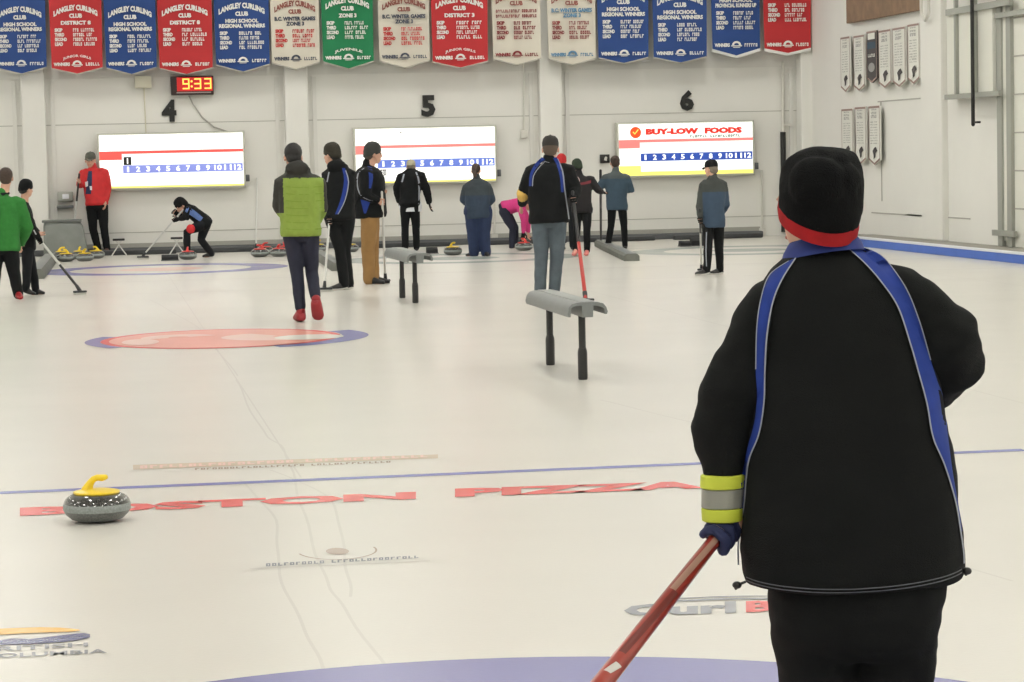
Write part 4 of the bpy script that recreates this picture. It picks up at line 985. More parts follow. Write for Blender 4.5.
# 2 black jacket next to green
c = person((31, 295), 178, 62, 'person in black jacket and black knit hat right beside the green fleece', jacket=black_cloth, trousers=dark_cloth, shoes=black_shoe, hat=(black_cloth, 'beanie'), hair=dark_hair, hf=60, nod=.15, hem=.50,
           J=dict(head=(26, 189, 0), neck=(24, 204, 0), pel=(27, 247, 0), shL=(22, 210, .16), shR=(25, 210, -.16), elR=(33, 228, -.22), wrR=(38, 237, -.12), elL=(30, 226, .2), wrL=(38, 232, .1), knL=(33, 272, .08), knR=(27, 270, -.08), anL=(36, 291, .06), anR=(26, 288, -.08), toeL=(42, 295, .06), toeR=(33, 294, -.06)), grip=dict(R=V3((.5, 0, -.75))), gloves=(black_cloth, 'R'))
curl(c, [(25, 209), (30, 222), (36, 234)], 1.3, white_cloth, 'sleeve_piping')
h = handpos(c, 'R'); g = ground(80, 294.5); broom(h + (h-g).normalized()*.10, g, sh_k, sh_w, .45, 'white-topped broom held out to the right at the left edge, touching the ice', r0=.014, r1=.017, az=.5, headL=.16)
# 3 red coat
c = person((97, 255), 150.5, 165, 'person in a bright red coat facing the camera near the grey bin', jacket=red_cloth, trousers=black_cloth, shoes=brown_shoe, hat=(mat('cap_grey', (80, 82, 74), .8), 'cap'), hair=grey_hair, face=True, hf=190, nod=.12, hem=.52, jk=1.08,
           J=dict(head=(90.5, 160.4, -.02), neck=(93, 168.8, 0), pel=(97, 204.3, 0), shR=(84, 173.0, -.02), shL=(104, 171.9, 0), elR=(80, 185.5, -.12), wrR=(79, 182.4, -.28), elL=(108, 188.7, .02), wrL=(106, 201.2, -.06), knL=(104, 228.4, 0), knR=(93, 229.4, 0), anL=(107, 248.2, 0), anR=(98, 248.2, .02), toeL=(106, 254.5, -.14), toeR=(95, 253.5, -.13)), grip=dict(R=V3((.1, .0, -1))))
stripe_on(c, [(88.5, 171), (87, 180), (85.5, 194)], [(92, 171), (92, 182), (91, 194)], blue_pants, 'open_front_shirt', .006); stripe_on(c, [(85, 182), (85.5, 187)], [(88, 181), (88, 186)], white_cloth, 'paper_badge', .012); stripe_on(c, [(89.5, 186), (90, 190)], [(92, 186), (92, 190)], white_cloth, 'paper_badge', .012)
h = handpos(c, 'R'); g = ground(72, 255.5); broom(h + (h-g).normalized()*.12, g, sh_w, sh_k, .66, 'white and black broom held upright by the person in red', r0=.017, r1=.017)
# 4 crouching sweeper
c = person((190, 258), 197, 270, 'crouching sweeper in black and blue jacket bent over a stone, scoreboard 4 behind', pose=1.62, jacket=black_cloth, trousers=dark_cloth, hat=(black_cloth, 'beanie'), hair=dark_hair, hf=255, nod=.7,
           J=dict(head=(181.5, 205.5, 0), neck=(187, 207, 0), pel=(204, 222, 0), shL=(188, 210, -.17), shR=(188, 208, .17), elL=(184, 218, -.25), wrL=(178, 219, -.16), elR=(187, 218, .2), wrR=(179, 214, .05), hipL=(201, 225, -.09), hipR=(206, 223, .09), knL=(187, 232, -.16), knR=(201, 240, .14), anL=(187, 253, -.1), anR=(211, 253, .12), toeL=(182, 258, -.1), toeR=(205, 258, .12)), grip=dict(L=V3((-1, 0, -.75))), gloves=(black_cloth, 'LR'), jk=.93)
stripe_on(c, [(187, 206.5), (194, 210), (203, 217.5)], [(185, 211), (192, 216), (200, 221.5)], mat('faded_blue', (92, 118, 176), .8), 'side_stripe')
b_ = BM(); ell(b_, c['j']['knL']+V3((.06, -.07, .05)), (.07, .04, .075)); link('red_knee_patch', b_, red_cloth, c['root'])
h = handpos(c, 'L'); g = ground(143, 259); broom(h + (h-g).normalized()*.2, g, sh_w, sh_w, .5, 'white broom of the crouching sweeper, reaching left along the ice', r0=.013, r1=.013)
# 5 lime jacket
def limecol(cc, k, Ht): return 1 if (cc.z < 1.245 and abs(cc.x+.0) < LIMW(cc.z)) else 0
def LIMW(z): return .205
c = person((303, 322), 143, 6, 'person walking away in a lime green and charcoal quilted jacket and red shoes', jacket=lime_cloth, jmats=[char_cloth, lime_cloth], trousers=navy_denim, shoes=red_shoe, hair=dark_hair, hf=-10, nod=.22, hem=.505, jk=1.14, hood=True, tk=.93, voxel=.011, tcut=.84, ks=1.3,
           J=dict(head=(293, 157, .05), neck=(298, 171, 0), pel=(301, 232, 0), shL=(283, 183, 0), shR=(317, 183, 0), elL=(279, 206, .05), wrL=(286, 216, .25), elR=(321, 208, .05), wrR=(315, 224, .2), knL=(297, 274, .02), knR=(312, 272, .08), anL=(301, 313, -.02), anR=(316, 301, -.10), toeL=(299, 321, .15), toeR=(318, 315, -.03)),
           colfn=lambda cc, k, Ht: 0)
CT = c
jm = c['jm']; zsplit = c['loc'](300, 178).z; lx, rx = c['loc'](283.5, 200).x, c['loc'](324, 200).x
for p in jm.data.polygons:
    q = p.center
    p.material_index = 1 if (q.z < zsplit and lx < q.x < rx and (q.y < .12)) or q.z < c['loc'](300, 213).z else 0
for yy in range(186, 232, 7):
    stripe_on(c, [(286, yy), (300, yy+1), (322, yy)], [(286, yy+.8), (300, yy+1.8), (322, yy+.8)], mat('quilt_seam', (112, 140, 44), .8), 'quilt_seam', .002)
# 6 black blue-striped jacket
c = person((340, 290), 143, -12, 'person in black jacket with blue side stripes, between the lime jacket and the khaki trousers', jacket=black_cloth, trousers=black_cloth, shoes=black_shoe, sole=white_sole, hair=dark_hair, hf=-55, nod=.1, hem=.50, jk=1.06, hood=True, hat=(mat('olive_knit', (46, 43, 34), .9), 'beanie'),
           J=dict(head=(332, 155, .02), neck=(338, 168, 0), pel=(340, 216, 0), shL=(328, 174, .03), shR=(349, 173, 0), elL=(328, 200, 0), wrL=(329, 216, -.08), elR=(352, 198, .06), wrR=(346, 214, .2), knL=(340, 250, -.02), knR=(345, 250, .05), anL=(344, 283, 0), anR=(349, 283, .1), toeL=(333, 290, -.02), toeR=(342, 289, .08)), grip=dict(L=V3((0, 0, -1))), gloves=(black_cloth, 'L'))
stripe_on(c, [(342, 168), (344, 180), (341, 198), (335, 214)], [(345, 168), (348, 180), (345, 198), (338, 214)], blue_cloth, 'side_stripe'); curl(c, [(345.5, 170), (348.5, 182), (345, 200), (338, 214)], 1.0, grey_pipe, 'piping', .008); curl(c, [(329, 172), (327, 182)], 1.2, grey_pipe, 'piping', .006)
h = handpos(c, 'L'); g = ground(324.5, 291.5); broom(h + (h-g).normalized()*.2, g, sh_w, sh_w, .5, 'white broom held upright between the lime and the black striped jackets', r0=.013, r1=.013)
# 7 khaki trousers
c = person((372, 284), 141.5, 80, 'person in khaki trousers and grey knit hat, seen in profile facing right', jacket=black_cloth, trousers=khaki, shoes=black_shoe, hat=(mat('hat_grey', (50, 52, 50), .9), 'beanie'), hair=mat('dark_grey_hair', (70, 62, 56), .8), face=True, hf=78, nod=.05, hem=.49, jk=1.2, fatter=1.3, tk=1.2,
           J=dict(head=(373, 154, 0), neck=(368, 167, 0), pel=(370, 212, 0), shL=(367, 174, .18), shR=(366, 174, -.17), elR=(366, 196, -.24), wrR=(377, 200, -.2), elL=(372, 196, .22), wrL=(379, 194, .06), knL=(372, 250, .09), knR=(368, 250, -.08), anL=(374, 279, .08), anR=(369, 279, -.06), toeL=(386, 284, .1), toeR=(381, 284.5, -.08)), grip=dict(R=V3((0, 0, -1))))
curl(c, [(364, 168), (358, 174), (357.5, 186), (361, 195), (370, 200), (378, 200.5)], 1.3, grey_pipe, 'piping'); stripe_on(c, [(367.5, 166), (369, 176), (369, 188)], [(372, 167), (373, 178), (371, 188)], blue_cloth, 'chest_stripe'); stripe_on(c, [(360.5, 199), (364, 213)], [(370, 202), (366, 213)], blue_cloth, 'hem_panel')
h = handpos(c, 'R'); g = ground(385.5, 283); broom(g + (h-g)*1.12, g, sh_w, sh_w, .5, 'white broom held upright right of the khaki trousers', r0=.014, r1=.014, headL=.12)
# 8 cap black jacket far
c = person((411, 251), 161, 0, 'person in a white cap and black jacket, back turned under scoreboard 5', jacket=black_cloth, trousers=black_cloth, shoes=black_shoe, hat=(mat('cap_cream', (176, 170, 148), .8), 'cap'), hair=grey_hair, nod=.1, hem=.50, jk=1.15, tk=1.12, sleeve=1.2, gloves=(black_cloth, 'LR'),
           J=dict(shL=(402, 177, 0), shR=(420, 176, 0), neck=(411, 169, 0), head=(411, 167, .03), elL=(397, 188, 0), wrL=(399, 201, .05), elR=(426, 188, 0), wrR=(429, 202, .0), knL=(405, 226, 0), knR=(416, 226, 0)))
b_ = BM(); ringloft(b_, [(c['loc'](410.5, y), V3((w_, 0, 0)), V3((0, w_*.75, 0))) for y, w_ in ((198, .15), (206, .19), (211.5, .175))], 24, expo=2.3); link('white_shirt_tail', b_, white_cloth, c['root'])
for pth in ([(404, 174), (402, 182)], [(416, 172), (419, 182), (419, 204)]): curl(c, pth, 1.6, grey_pipe, 'piping')
# 9 grey blue person
c = person((478, 256), 163.5, 10, 'heavy-set person in slate jacket and wide blue trousers beside the lone yellow stone', jacket=slate_cloth, jmats=[mat('dark_slate', (54, 62, 68), .85, noise_amt=.1, nscale=12), mat('slate_blue', (44, 58, 76), .85, noise_amt=.1, nscale=12)], colfn=lambda cc, k, Ht: 1 if cc.z < Ht*.66 else 0, trousers=blue_pants, shoes=black_shoe, hair=brown_hair, hairlong=True, nod=.6, hem=.455, jk=1.34, tk=1.65, fatter=1.2, sleeve=1.1,
           J=dict(head=(476, 171, .05), neck=(477, 179, 0), shL=(468, 188, 0), shR=(486, 187, 0), elL=(464, 200, .08), wrL=(470, 205, .25), elR=(491, 200, .08), wrR=(485, 206, .25), pel=(478, 212, 0), hipL=(473, 215, 0), hipR=(484, 215, 0), knL=(473, 235, 0), knR=(484, 235, 0), anL=(474, 252, 0), anR=(486, 252, 0), toeL=(468, 255.5, .02), toeR=(487, 256, -.12)))
# 10 pink, bending
c = person((510, 248), 195, 85, 'person in a hot pink top bending down to a stone at the far end', pose=1.6, jacket=pink_cloth, trousers=navy_denim, hair=brown_hair, hf=85, nod=1.15, jk=.98,
           J=dict(head=(531, 204, 0), neck=(525, 203, 0), pel=(505, 208, 0), shL=(521, 206, .16), shR=(521, 207, -.16), elR=(524, 221, -.18), wrR=(523.5, 232, -.12), elL=(527, 220, .16), wrL=(528, 232, .1), hipL=(505, 211, .09), hipR=(504, 212, -.09), knL=(515, 228, .08), knR=(513, 229, -.1), anL=(515, 244, .08), anR=(512, 245, -.1), toeL=(521, 248, .08), toeR=(518, 248.5, -.1)), gloves=(black_cloth, 'R'), hem=.50)
# 13 red hat behind
c = person((567, 250), 152.5, 15, 'person in a red knit hat, mostly hidden behind the grey-trousered player', jacket=black_cloth, trousers=dark_cloth, hat=(red_cloth, 'beanie'), hair=dark_hair, hem=.48, nod=.2, jk=1.0,
           J=dict(head=(561.5, 162, .0), neck=(563, 172, 0), shL=(554, 177, 0), shR=(574, 176, 0), elR=(577, 192, .0), elL=(552, 192, .0)))
curl(c, [(568, 170), (571, 182), (573, 196)], 1.3, grey_pipe, 'piping')
# 12 dark jacket with green hat
c = person((582, 255.5), 158, 25, 'person in a green knit hat and dark jacket with dull red trim', jacket=dark_cloth, jmats=[mat('soft_black', (28, 25, 28), .85, noise_amt=.15, nscale=12)], trousers=black_cloth, shoes=mat('pink_shoe', (206, 118, 112), .5), hat=(mat('moss_knit', (42, 54, 40), .9), 'beanie'), hair=dark_hair, hf=-30, nod=.2, hem=.47, jk=1.1, gloves=(black_cloth, 'R'),
           J=dict(head=(577, 167, .03), neck=(579, 175, 0), shL=(569, 180, 0), shR=(591, 180, 0), elR=(598, 190, -.02), wrR=(602, 192, .12), elL=(567, 194, -.05), wrL=(572, 190, -.2), pel=(582, 207, 0), anL=(576, 249, 0), anR=(587, 250, 0), toeL=(574, 254, -.12), toeR=(586, 256, -.14)))
stripe_on(c, [(577, 183), (584, 182), (591, 180)], [(577, 185), (584, 184.5), (591, 183)], mat('dull_red', (112, 42, 52), .8), 'trim_band'); b_ = BM(); ell(b_, c['loc'](576.5, 181, -.19), (.05, .03, .07)); link('paper_badge', b_, mat('pale_badge', (186, 160, 160), .7), c['root'])
# 14 slate/teal with broom
c = person((617, 249.5), 154, -8, 'person in grey and steel blue jacket, back turned, left of the BUY-LOW FOODS scoreboard', jacket=teal_cloth, jmats=[slate_cloth, teal_cloth], colfn=lambda cc, k, Ht: 1 if cc.z < Ht*.745 else 0, trousers=black_cloth, shoes=black_shoe, hair=brown_hair, nod=.1, hem=.465, jk=1.12, tk=.92,
           J=dict(head=(615, 163, .03), neck=(616, 172, 0), shL=(606, 178, 0), shR=(626, 178, 0), elL=(598, 190, .02), wrL=(600, 187, .2), elR=(631, 190, .05), wrR=(624, 190, .25), knL=(611, 226, 0), knR=(624, 226, 0), anL=(608, 245, 0), anR=(625, 245, 0), toeL=(606, 249, .1), toeR=(625, 249, .12), pel=(617, 204, 0)), grip=dict(L=V3((.1, 0, -1))))
h = handpos(c, 'L'); f0 = ground(601, 246); tp = Vector(h) + (Vector(h)-f0).normalized()*.42
broom(tp, f0, sh_k, sh_k, .5, 'black broom held upright between the green hat and the grey-blue jacket', r0=.022, r1=.018)
# 15 under number 6
c = person((712, 274.5), 159.5, -40, 'person in grey and blue jacket standing alone under the BUY-LOW FOODS scoreboard', jacket=teal_cloth, jmats=[mat('olive_slate', (60, 64, 62), .85, noise_amt=.1, nscale=12), mat('steel_navy', (52, 70, 90), .85, noise_amt=.08, nscale=12)], colfn=lambda cc, k, Ht: 1 if (cc.z < Ht*.72 and cc.x > -.10) else 0, trousers=black_cloth, shoes=black_shoe, sole=white_sole, hat=(black_cloth, 'cap'), hair=grey_hair, hf=-55, nod=.1, hem=.435, jk=1.05, fatter=1.1, gloves=(black_cloth, 'L'),
           J=dict(head=(711, 169, 0), neck=(713, 178, 0), shL=(704, 185, -.05), shR=(722, 184, .03), elL=(700, 206, -.05), wrL=(700, 217, -.12), elR=(726, 205, .1), wrR=(720, 216, .22), pel=(713, 217, 0), knL=(708, 248, -.05), knR=(719, 248, .05), anL=(707, 269, -.05), anR=(720, 269, .06), toeL=(698, 274, -.06), toeR=(712, 274.5, .05)), grip=dict(L=V3((.1, 0, -1))))
curl(c, [(706.5, 232), (706, 250), (706.5, 266)], 1.0, grey_pipe, 'trouser_piping', trees=[bvh([o for o in bpy.data.objects if o.parent == c['root'] and o.name.startswith('trousers')][0])])
h = handpos(c, 'L'); g = ground(701.5, 272); broom(Vector(h)+Vector((0, 0, .15)), g, sh_w, sh_k, .6, 'broom held upright by the person standing under numeral 6', r0=.013, r1=.012, headL=.15, az=1.0)
# 11 black jacket, grey denim, mid ice
c = person((547, 300), 135, 4, 'person in black cap, blue-striped jacket and grey jeans standing behind the larger bench', jacket=black_cloth, trousers=grey_denim, shoes=brown_shoe, hat=(mat('cap_dark', (46, 44, 42), .85), 'cap'), hair=mat('ash_hair', (88, 74, 64), .8), nod=.1, hem=.505, jk=1.22, tk=1.04, voxel=.011, gloves=(black_cloth, 'R'),
           J=dict(head=(550.5, 149, .03), neck=(549, 164, 0), shL=(533, 172, 0), shR=(567, 171, 0), elL=(525, 190, .05), wrL=(522, 203, .22), elR=(575, 190, .0), wrR=(574, 197, -.12), pel=(549, 219, 0), knL=(541, 256, 0), knR=(557, 256, 0), anL=(540, 294, 0), anR=(554, 294, 0), toeL=(538, 300, .14), toeR=(556, 300, .14)), grip=dict(R=V3((.1, 0, -1))))
stripe_on(c, [(542, 157), (535, 164), (530, 174), (529, 186)], [(545, 159.5), (538, 166), (532.5, 175), (531.5, 186)], blue_cloth, 'side_stripe'); curl(c, [(545.5, 161), (538.5, 168), (533.5, 176), (532.5, 186)], .9, grey_pipe, 'piping', .008)
stripe_on(c, [(553, 158), (557, 166), (560, 178), (561, 192)], [(556.5, 157), (560, 165), (563, 177), (563.5, 192)], blue_cloth, 'side_stripe'); curl(c, [(557.5, 158.5), (562.5, 171), (564.5, 188), (567, 205), (569, 219)], 1.3, grey_pipe, 'piping', .008)
curl(c, [(543, 161), (549, 162.5)], 0.8, white_cloth, 'logo_mark', .006)
b_ = BM(); j_ = c['j']; e, w_ = j_['elL'], j_['wrL']; tube(b_, [e.lerp(w_, .05)+V3((-.02, -.0, -.03)), e.lerp(w_, .6)], [.070, .062], n=14); link('yellow_cuff', b_, mat('mustard_cuff', (214, 176, 92), .7), c['root'])
h = handpos(c, 'R'); g = ground(585.5, 303); broom(Vector(h)+(Vector(h)-g).normalized()*.1, g, sh_r, sh_k, .52, 'broom with red lower and black upper shaft standing behind the larger bench', r0=.017, r1=.022, headL=.18)
# ------------------------------------------------------------------ foreground person
D0 = 5.42; G = at(852, 400, D0); G.z = 0; az = math.atan2(G.x, G.y)
fg = empty('person', G, -az); tag(fg, 'large foreground person in black jacket with blue stripes and black knit hat, back turned', 'person')
Mi = (Matrix.Translation(G) @ Matrix.Rotation(-az, 4, 'Z')).inverted(); PX = D0/F
def q(px, py, dd=0.0): return Mi @ at(px, py, D0+dd)
X_, Y_, Z_ = V3((1, 0, 0)), V3((0, 1, 0)), V3((0, 0, 1))
fgblack = mat('softshell_black', (13, 15, 15), .9, spec=.22, noise_amt=.18, nscale=9, bump=.35, bscale=420)
# body
core, ext = BM(), BM()
hc = q(817, 207, .035); Lh, hfd, hrt, hup, hq = head_into(core, hc, math.radians(-38), .1, .94)
tube(core, [q(828, 275, .02), q(822, 245, .02), q(819, 225, .02)], [.062, .054, .052])
ringloft(core, [(q(x, y, .02), X_*a, Y_*b) for x, y, a, b in ((853, 640, .12, .10), (853, 580, .17, .12), (850, 480, .14, .11), (842, 380, .15, .11), (838, 310, .16, .09), (832, 275, .09, .07))], 22)
shL, elL, wrL = q(778, 316, .01), q(722, 425, .02), q(722, 515, 0)
tube(core, [shL, elL, wrL], [.042, .04, .027]); shR, elR, wrR = q(903, 316, .01), q(952, 368, .06), q(868, 398, .30)
tube(core, [shR, elR, wrR], [.05, .04, .027])
# the gripping hand sits round the broom shaft
hand_c = q(722, 531, .0)
foot_w = ground(291, 1113); foot_l = Mi @ foot_w
shaft_ax = (foot_l + Z_*.05 - hand_c).normalized()
tube(core, [wrL, hand_c + V3((.020, .022, .012))], [.028, .034]); fingers_around(ext, hand_c, shaft_ax, V3((.5, .7, .3)), .013, .0088)
relaxed_hand(core, ext, wrR, (wrR-elR), Z_, .95)
hipL, hipR = q(815, 610, .02), q(895, 610, .02); knL, knR = q(822, 760, .02), q(893, 760, .03)
def gl(x, y): return V3((x, y, 0))
anL_ = V3((knL.x-.01, .0, .09)); anR_ = V3((knR.x+.01, .02, .09))
tube(core, [hipL, knL, anL_], [.085, .052, .037]); tube(core, [hipR, knR, anR_], [.085, .052, .037])
for a_ in (anL_, anR_): tube(core, [a_, a_+V3((0, .14, -.055))], [.034, .026])
body = remesh('body', core, skin, fg, voxel=.007, smooth=3, extra=ext); face_parts(body, Lh, .94, True)
# hair, visible at the nape
b_ = BM(); ell(b_, Lh(0, -.012, .0), (.074, .086, .080), hq); ell(b_, Lh(.0, -.04, -.055), (.062, .05, .045), hq); remesh('hair', b_, mat('fg_hair', (110, 92, 78), .7, noise_amt=.3, nscale=80), fg, voxel=.008, smooth=2)
# shoes
for a_ in (anL_, anR_):
    b_ = BM(); ringloft(b_, [(V3((a_.x, a_.y+y, h*.98)), X_*w_, Z_*h) for y, w_, h in ((-.07, .02, .03), (-.05, .036, .045), (0, .04, .05), (.08, .045, .038), (.15, .046, .03), (.19, .034, .022), (.2, .015, .012))], 16, expo=2.6); tube(b_, [a_+V3((0, -.01, .03)), a_+V3((0, 0, -.03))], [.046, .044]); s_ = link('shoe', b_, black_shoe, fg)
    b_ = BM(); ringloft(b_, [(V3((a_.x, a_.y+y, .011)), X_*w_, Z_*.01) for y, w_ in ((-.075, .02), (-.05, .038), (.08, .048), (.15, .048), (.19, .034), (.205, .014))], 16, expo=3); link('sole', b_, white_sole, s_)
# trousers
def wrinkle(c, a1=.006, a2=.003): return a1*noise.noise(c*V3((5, 5, 9)).length if False else V3((c.x*6, c.y*6, c.z*10))) + a2*noise.noise(V3((c.x*18, c.y*18, c.z*34)))
b_ = BM(); ringloft(b_, [(q((a+b)/2, y, .02), X_*(b-a)/2*PX, Y_*d_) for y, a, b, d_ in ((480, 780, 935, .12), (540, 768, 945, .135), (585, 766, 947, .14), (610, 769, 943, .14), (640, 773, 938, .125), (655, 800, 915, .09))], 28, expo=2.4)
for (hp, kn, an, s) in ((q(813, 600, .02), knL, anL_, -1), (q(896, 600, .02), knR, anR_, 1)):
    cx1 = q(819 if s < 0 else 893, 690, .02); tube(b_, [hp, hp.lerp(cx1, .5), cx1, kn, kn.lerp(an, .5), an+V3((0, 0, -.02))], [.092, .090, .082, .075, .072, .070], n=18)
remesh('trousers', b_, fgblack, fg, voxel=.009, smooth=4, disp=lambda c: wrinkle(c, .008, .004))
b_ = BM(); cyl(b_, q(857, 592, -.10), q(855, 650, -.07), .003, n=6); b_.free()
# jacket body
rings = [(246, 792, 858, .060), (256, 782, 872, .080), (268, 770, 888, .096), (284, 762, 905, .110), (305, 757, 922, .121), (340, 753, 934, .132), (400, 748, 944, .142), (450, 744, 953, .150), (500, 741, 960, .157), (545, 739, 965, .162), (574, 741, 967, .165), (581, 745, 963, .160)]
b_ = BM(); ringloft(b_, [(q((a+b)/2, y, .02), (q(b, y - .0*(b-a)) - q(a, y+.022*(b-a)*.5)).normalized()*((b-a)/2*PX), Y_*d_) for y, a, b, d_ in rings], 40, expo=2.35)
jk_ = remesh('jacket', b_, fgblack, fg, voxel=.008, smooth=5, disp=lambda c: wrinkle(c, .007, .0022))
def sleeve(name, path):
    b = BM(); tube(b, [q(x, y, d_) for x, y, d_, r in path], [r*PX for x, y, d_, r in path], n=24)
    return remesh(name, b, fgblack, jk_, voxel=.008, smooth=5, disp=lambda c: wrinkle(c, .010, .005))
slL = sleeve('sleeve', [(796, 288, .015, 22), (779, 303, .01, 29), (762, 332, .0, 34), (746, 368, .0, 35.5), (730, 404, .01, 35), (723, 430, .015, 32), (723, 455, .01, 27), (723, 474, .0, 21.5)])
slR = sleeve('sleeve', [(874, 282, .02, 22), (893, 294, .015, 30), (915, 315, .01, 35), (940, 340, .02, 41), (946, 362, .06, 38), (930, 383, .15, 31), (900, 394, .25, 25), (876, 398, .30, 20)])
T = [bvh(jk_), bvh(slL), bvh(slR)]; TJ = [bvh(jk_)]
def fgband(name, A, B, m, off=.004, trees=None, cols=4): return drape(name, trees or T, [q(*p) for p in A], [q(*p) for p in B], m, jk_, off=off, cols=cols, sub=8)
LO = [(789, 260), (770, 274), (762, 296), (758, 325), (757, 366), (758, 391), (755, 420), (747, 450), (742, 478), (740, 503), (738, 520)]
LI = [(796, 257), (782.6, 278), (773.6, 300.6), (768, 333), (766, 366), (765, 399), (760, 430), (750, 456), (746.5, 479), (744.5, 503), (741, 522)]
fgband('blue_stripe', LO, LI, blue_cloth)
RI = [(849, 248), (865, 262), (881, 280), (897.6, 305), (910, 342), (918, 370), (926, 400), (932, 433), (944, 462), (955, 499), (960, 528)]
RO = [(861, 246.5), (882, 256), (904, 284), (918, 317), (930, 358), (937, 380), (944, 400), (948, 438), (952, 470), (958, 504), (962, 530)]
fgband('blue_stripe', RI, RO, blue_cloth)
def pipeline(path, w=1.5, m=grey_pipe, off=.0075, n='white_piping'): fgband(n, [(x-w/2, y) for x, y in path], [(x+w/2, y) for x, y in path], m, off, cols=2)
pipeline(LI + [(738, 545), (738, 566)]); pipeline(RI + [(963, 548), (964, 562)]); pipeline(RO[:5], 1.1); pipeline(LO[:5], 1.0)
for dy in (0, 3.4):
    fgband('hem_stitching', [(747, 573.5+dy), (790, 576.5+dy), (850, 577+dy), (910, 573+dy), (961, 566+dy)], [(747, 574.4+dy), (790, 577.4+dy), (850, 577.9+dy), (910, 573.9+dy), (961, 566.9+dy)], mat('stitch_grey', (92, 94, 100), .8), .003, trees=TJ, cols=1)
# collar
b_ = BM(); NR = 36
def cring(cx, cy, rx, ryy, tilt, dip): return [q(cx, cy, .02) + X_*rx*math.cos(a) + Y_*ryy*math.sin(a) + Z_*(tilt*math.cos(a) + dip*math.sin(a)) for a in [2*PI*i/NR for i in range(NR)]]
RR = [cring(823, 257, .088, .086, .012, -.012), cring(822.5, 248, .082, .082, .012, -.011), cring(821.5, 240, .071, .074, .012, -.008), cring(821.5, 237, .067, .070, .012, -.006), cring(821.5, 240, .059, .062, .012, -.006), cring(823, 254, .060, .060, .010, -.006)]
prev = None
for R_ in RR:
    cur = [b_.verts.new(p) for p in R_]
    if prev:
        for i in range(NR): b_.faces.new((prev[i], prev[(i+1) % NR], cur[(i+1) % NR], cur[i]))
    else: f0_ = cur
    prev = cur
for i in range(NR): b_.faces.new((prev[i], prev[(i+1) % NR], f0_[(i+1) % NR], f0_[i]))
link('collar', b_, mat('collar_blue', (26, 42, 108), .8, noise_amt=.1, nscale=30), jk_)
# hem toggles
for (x, y) in ((737, 585), (967, 571)):
    b_ = BM(); ell(b_, q(x, y, -.02), (.010, .009, .008), n=12); tube(b_, [q(x, y, -.02), q(x + (8 if x < 800 else -6), y-3, -.02)], .003, n=6); tube(b_, [q(x, y, -.02), q(x-1, y+3, -.02)], .004, n=6); link('toggle', b_, mat('toggle_black', (22, 22, 20), .4), jk_)
# cuff: yellow, grey, yellow
def cuffband(name, y0, y1, r0, r1, m, x0=723, x1=722):
    b = BM(); a, c_ = q(x0, y0), q(x1, y1); ringloft(b, [(a, X_*r0*PX*.9, Y_*r0*PX*.9), (a.lerp(c_, .08), X_*r0*PX, Y_*r0*PX), (a.lerp(c_, .92), X_*r1*PX, Y_*r1*PX), (c_, X_*r1*PX*.9, Y_*r1*PX*.9)], 28); return link(name, b, m, fg)
cuffband('yellow_cuff_band', 474, 488, 22.5, 22.0, hivis); cuffband('reflective_cuff_band', 487, 508, 21.6, 20.9, reflective); cuffband('yellow_cuff_band', 507, 521, 21.2, 20.2, hivis, 722.5, 722)
# glove
c2, e2 = BM(), BM(); tube(c2, [q(722, 512), q(724, 524, .01), hand_c + V3((.016, .02, .012))], [.037, .036, .034]); fingers_around(e2, hand_c, shaft_ax, V3((.5, .7, .3)), .0145, .0118)
gv = remesh('glove', c2, navy_glove, fg, voxel=.005, smooth=3, extra=e2)
b_ = BM(); tube(b_, [q(729, 538, -.02), q(729, 546, -.03), q(726, 551, -.03)], .0025, n=6); link('glove_cord', b_, blk, gv)
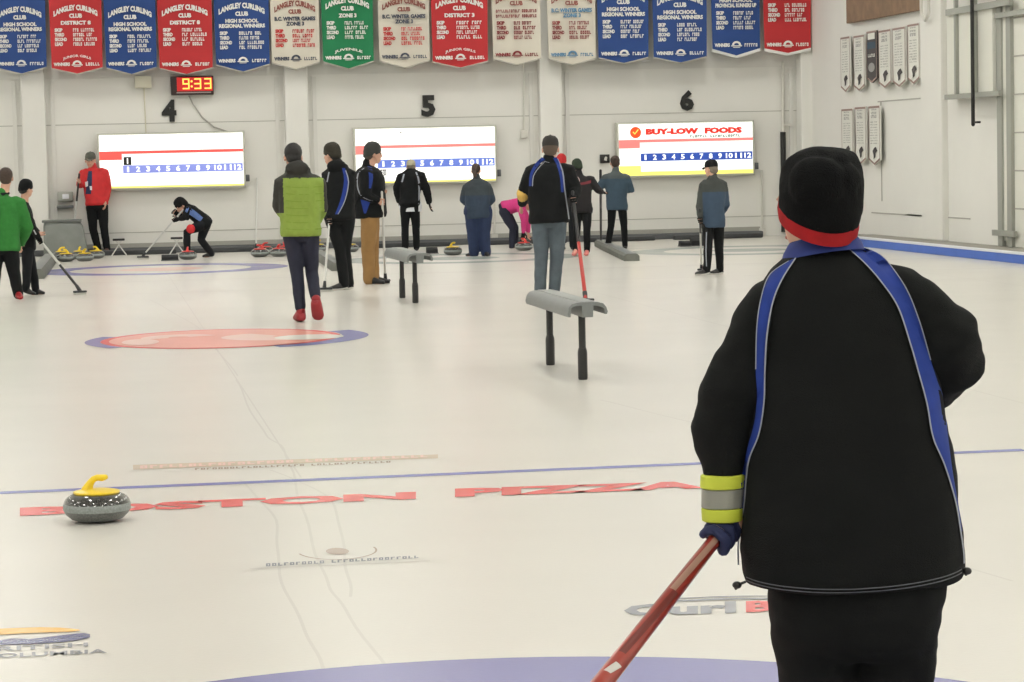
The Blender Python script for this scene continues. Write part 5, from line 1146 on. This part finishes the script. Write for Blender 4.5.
# broom
top = Mi.inverted() @ (hand_c - shaft_ax*.07)
broom(top, foot_w, sh_dr, sh_dr, .5, 'red broom gripped by the large foreground person, slanting down to the left', r0=.0135, r1=.030, headL=.2, az=.6,
      stripes=[(.82, .95, mat('highlight_streak', (158, 124, 108), .3)), (.69, .82, mat('decal_dark', (104, 34, 26), .35)), (.652, .672, mat('decal_white', (206, 202, 196), .3)), (.60, .63, mat('decal_white', (206, 202, 196), .3))])  # the silver streak is the shaft's highlight painted as colour; the rest are markings
# hat
def hring(cx, cy, r, t=1.0): return (q(cx, cy, .015), (X_*r*PX - Z_*.004*t - Z_*r*PX*.20*t), (Y_*.098*(r/40) + Z_*.040*t*(r/40)))
b_ = BM(); ringloft(b_, [hring(818.5, 220, 38), hring(819, 213, 40), hring(820.5, 200, 41.5), hring(821.5, 187, 42, .9), hring(822.5, 173, 41, .7), hring(824, 162, 37, .5), hring(826, 153, 29, .3), hring(827, 148, 16, .1), hring(827, 147, 3, 0)], 36)
ell(b_, q(843, 181, .0), (20*PX, .085, 22*PX)); ell(b_, q(836, 163, .01), (19*PX, .075, 15*PX)); ell(b_, q(818, 185, -.055), (30*PX, .05, 30*PX))
hat_o = remesh('knit_hat', b_, mat('fleece_black', (11, 12, 13), .95, spec=.15, noise_amt=.2, nscale=30, bump=.5, bscale=300), fg, voxel=.006, smooth=5, disp=lambda c: .0045*noise.noise(c*16)+.0015*noise.noise(c*50))
b_ = BM(); ringloft(b_, [hring(818, 226, 36.5), hring(818, 224.5, 39.5), hring(818.3, 217, 40.8), hring(818.6, 211, 40.2)], 40, cap=False); b2 = b_
bmesh.ops.solidify(b_, geom=list(b_.faces), thickness=.004)
link('red_hat_lining', b_, mat('fleece_red', (186, 34, 40), .9, noise_amt=.1, nscale=30), hat_o)
# ------------------------------------------------------------------ light & render look
sc = bpy.context.scene
w = bpy.data.worlds.new('world'); sc.world = w; w.use_nodes = True; w.node_tree.nodes['Background'].inputs[0].default_value = (.8, .85, 1, 1); w.node_tree.nodes['Background'].inputs[1].default_value = .3
sc.view_settings.view_transform = 'Standard'; sc.view_settings.look = 'None'; sc.view_settings.gamma = 1; sc.view_settings.use_curve_mapping = False; sc.view_settings.exposure = 0.0
sc.cycles.use_denoising = True; sc.cycles.max_bounces = 8; sc.cycles.diffuse_bounces = 4; sc.cycles.sample_clamp_indirect = 3.0; sc.cycles.sample_clamp_direct = 6.0; sc.cycles.caustics_reflective = False; sc.cycles.caustics_refractive = False
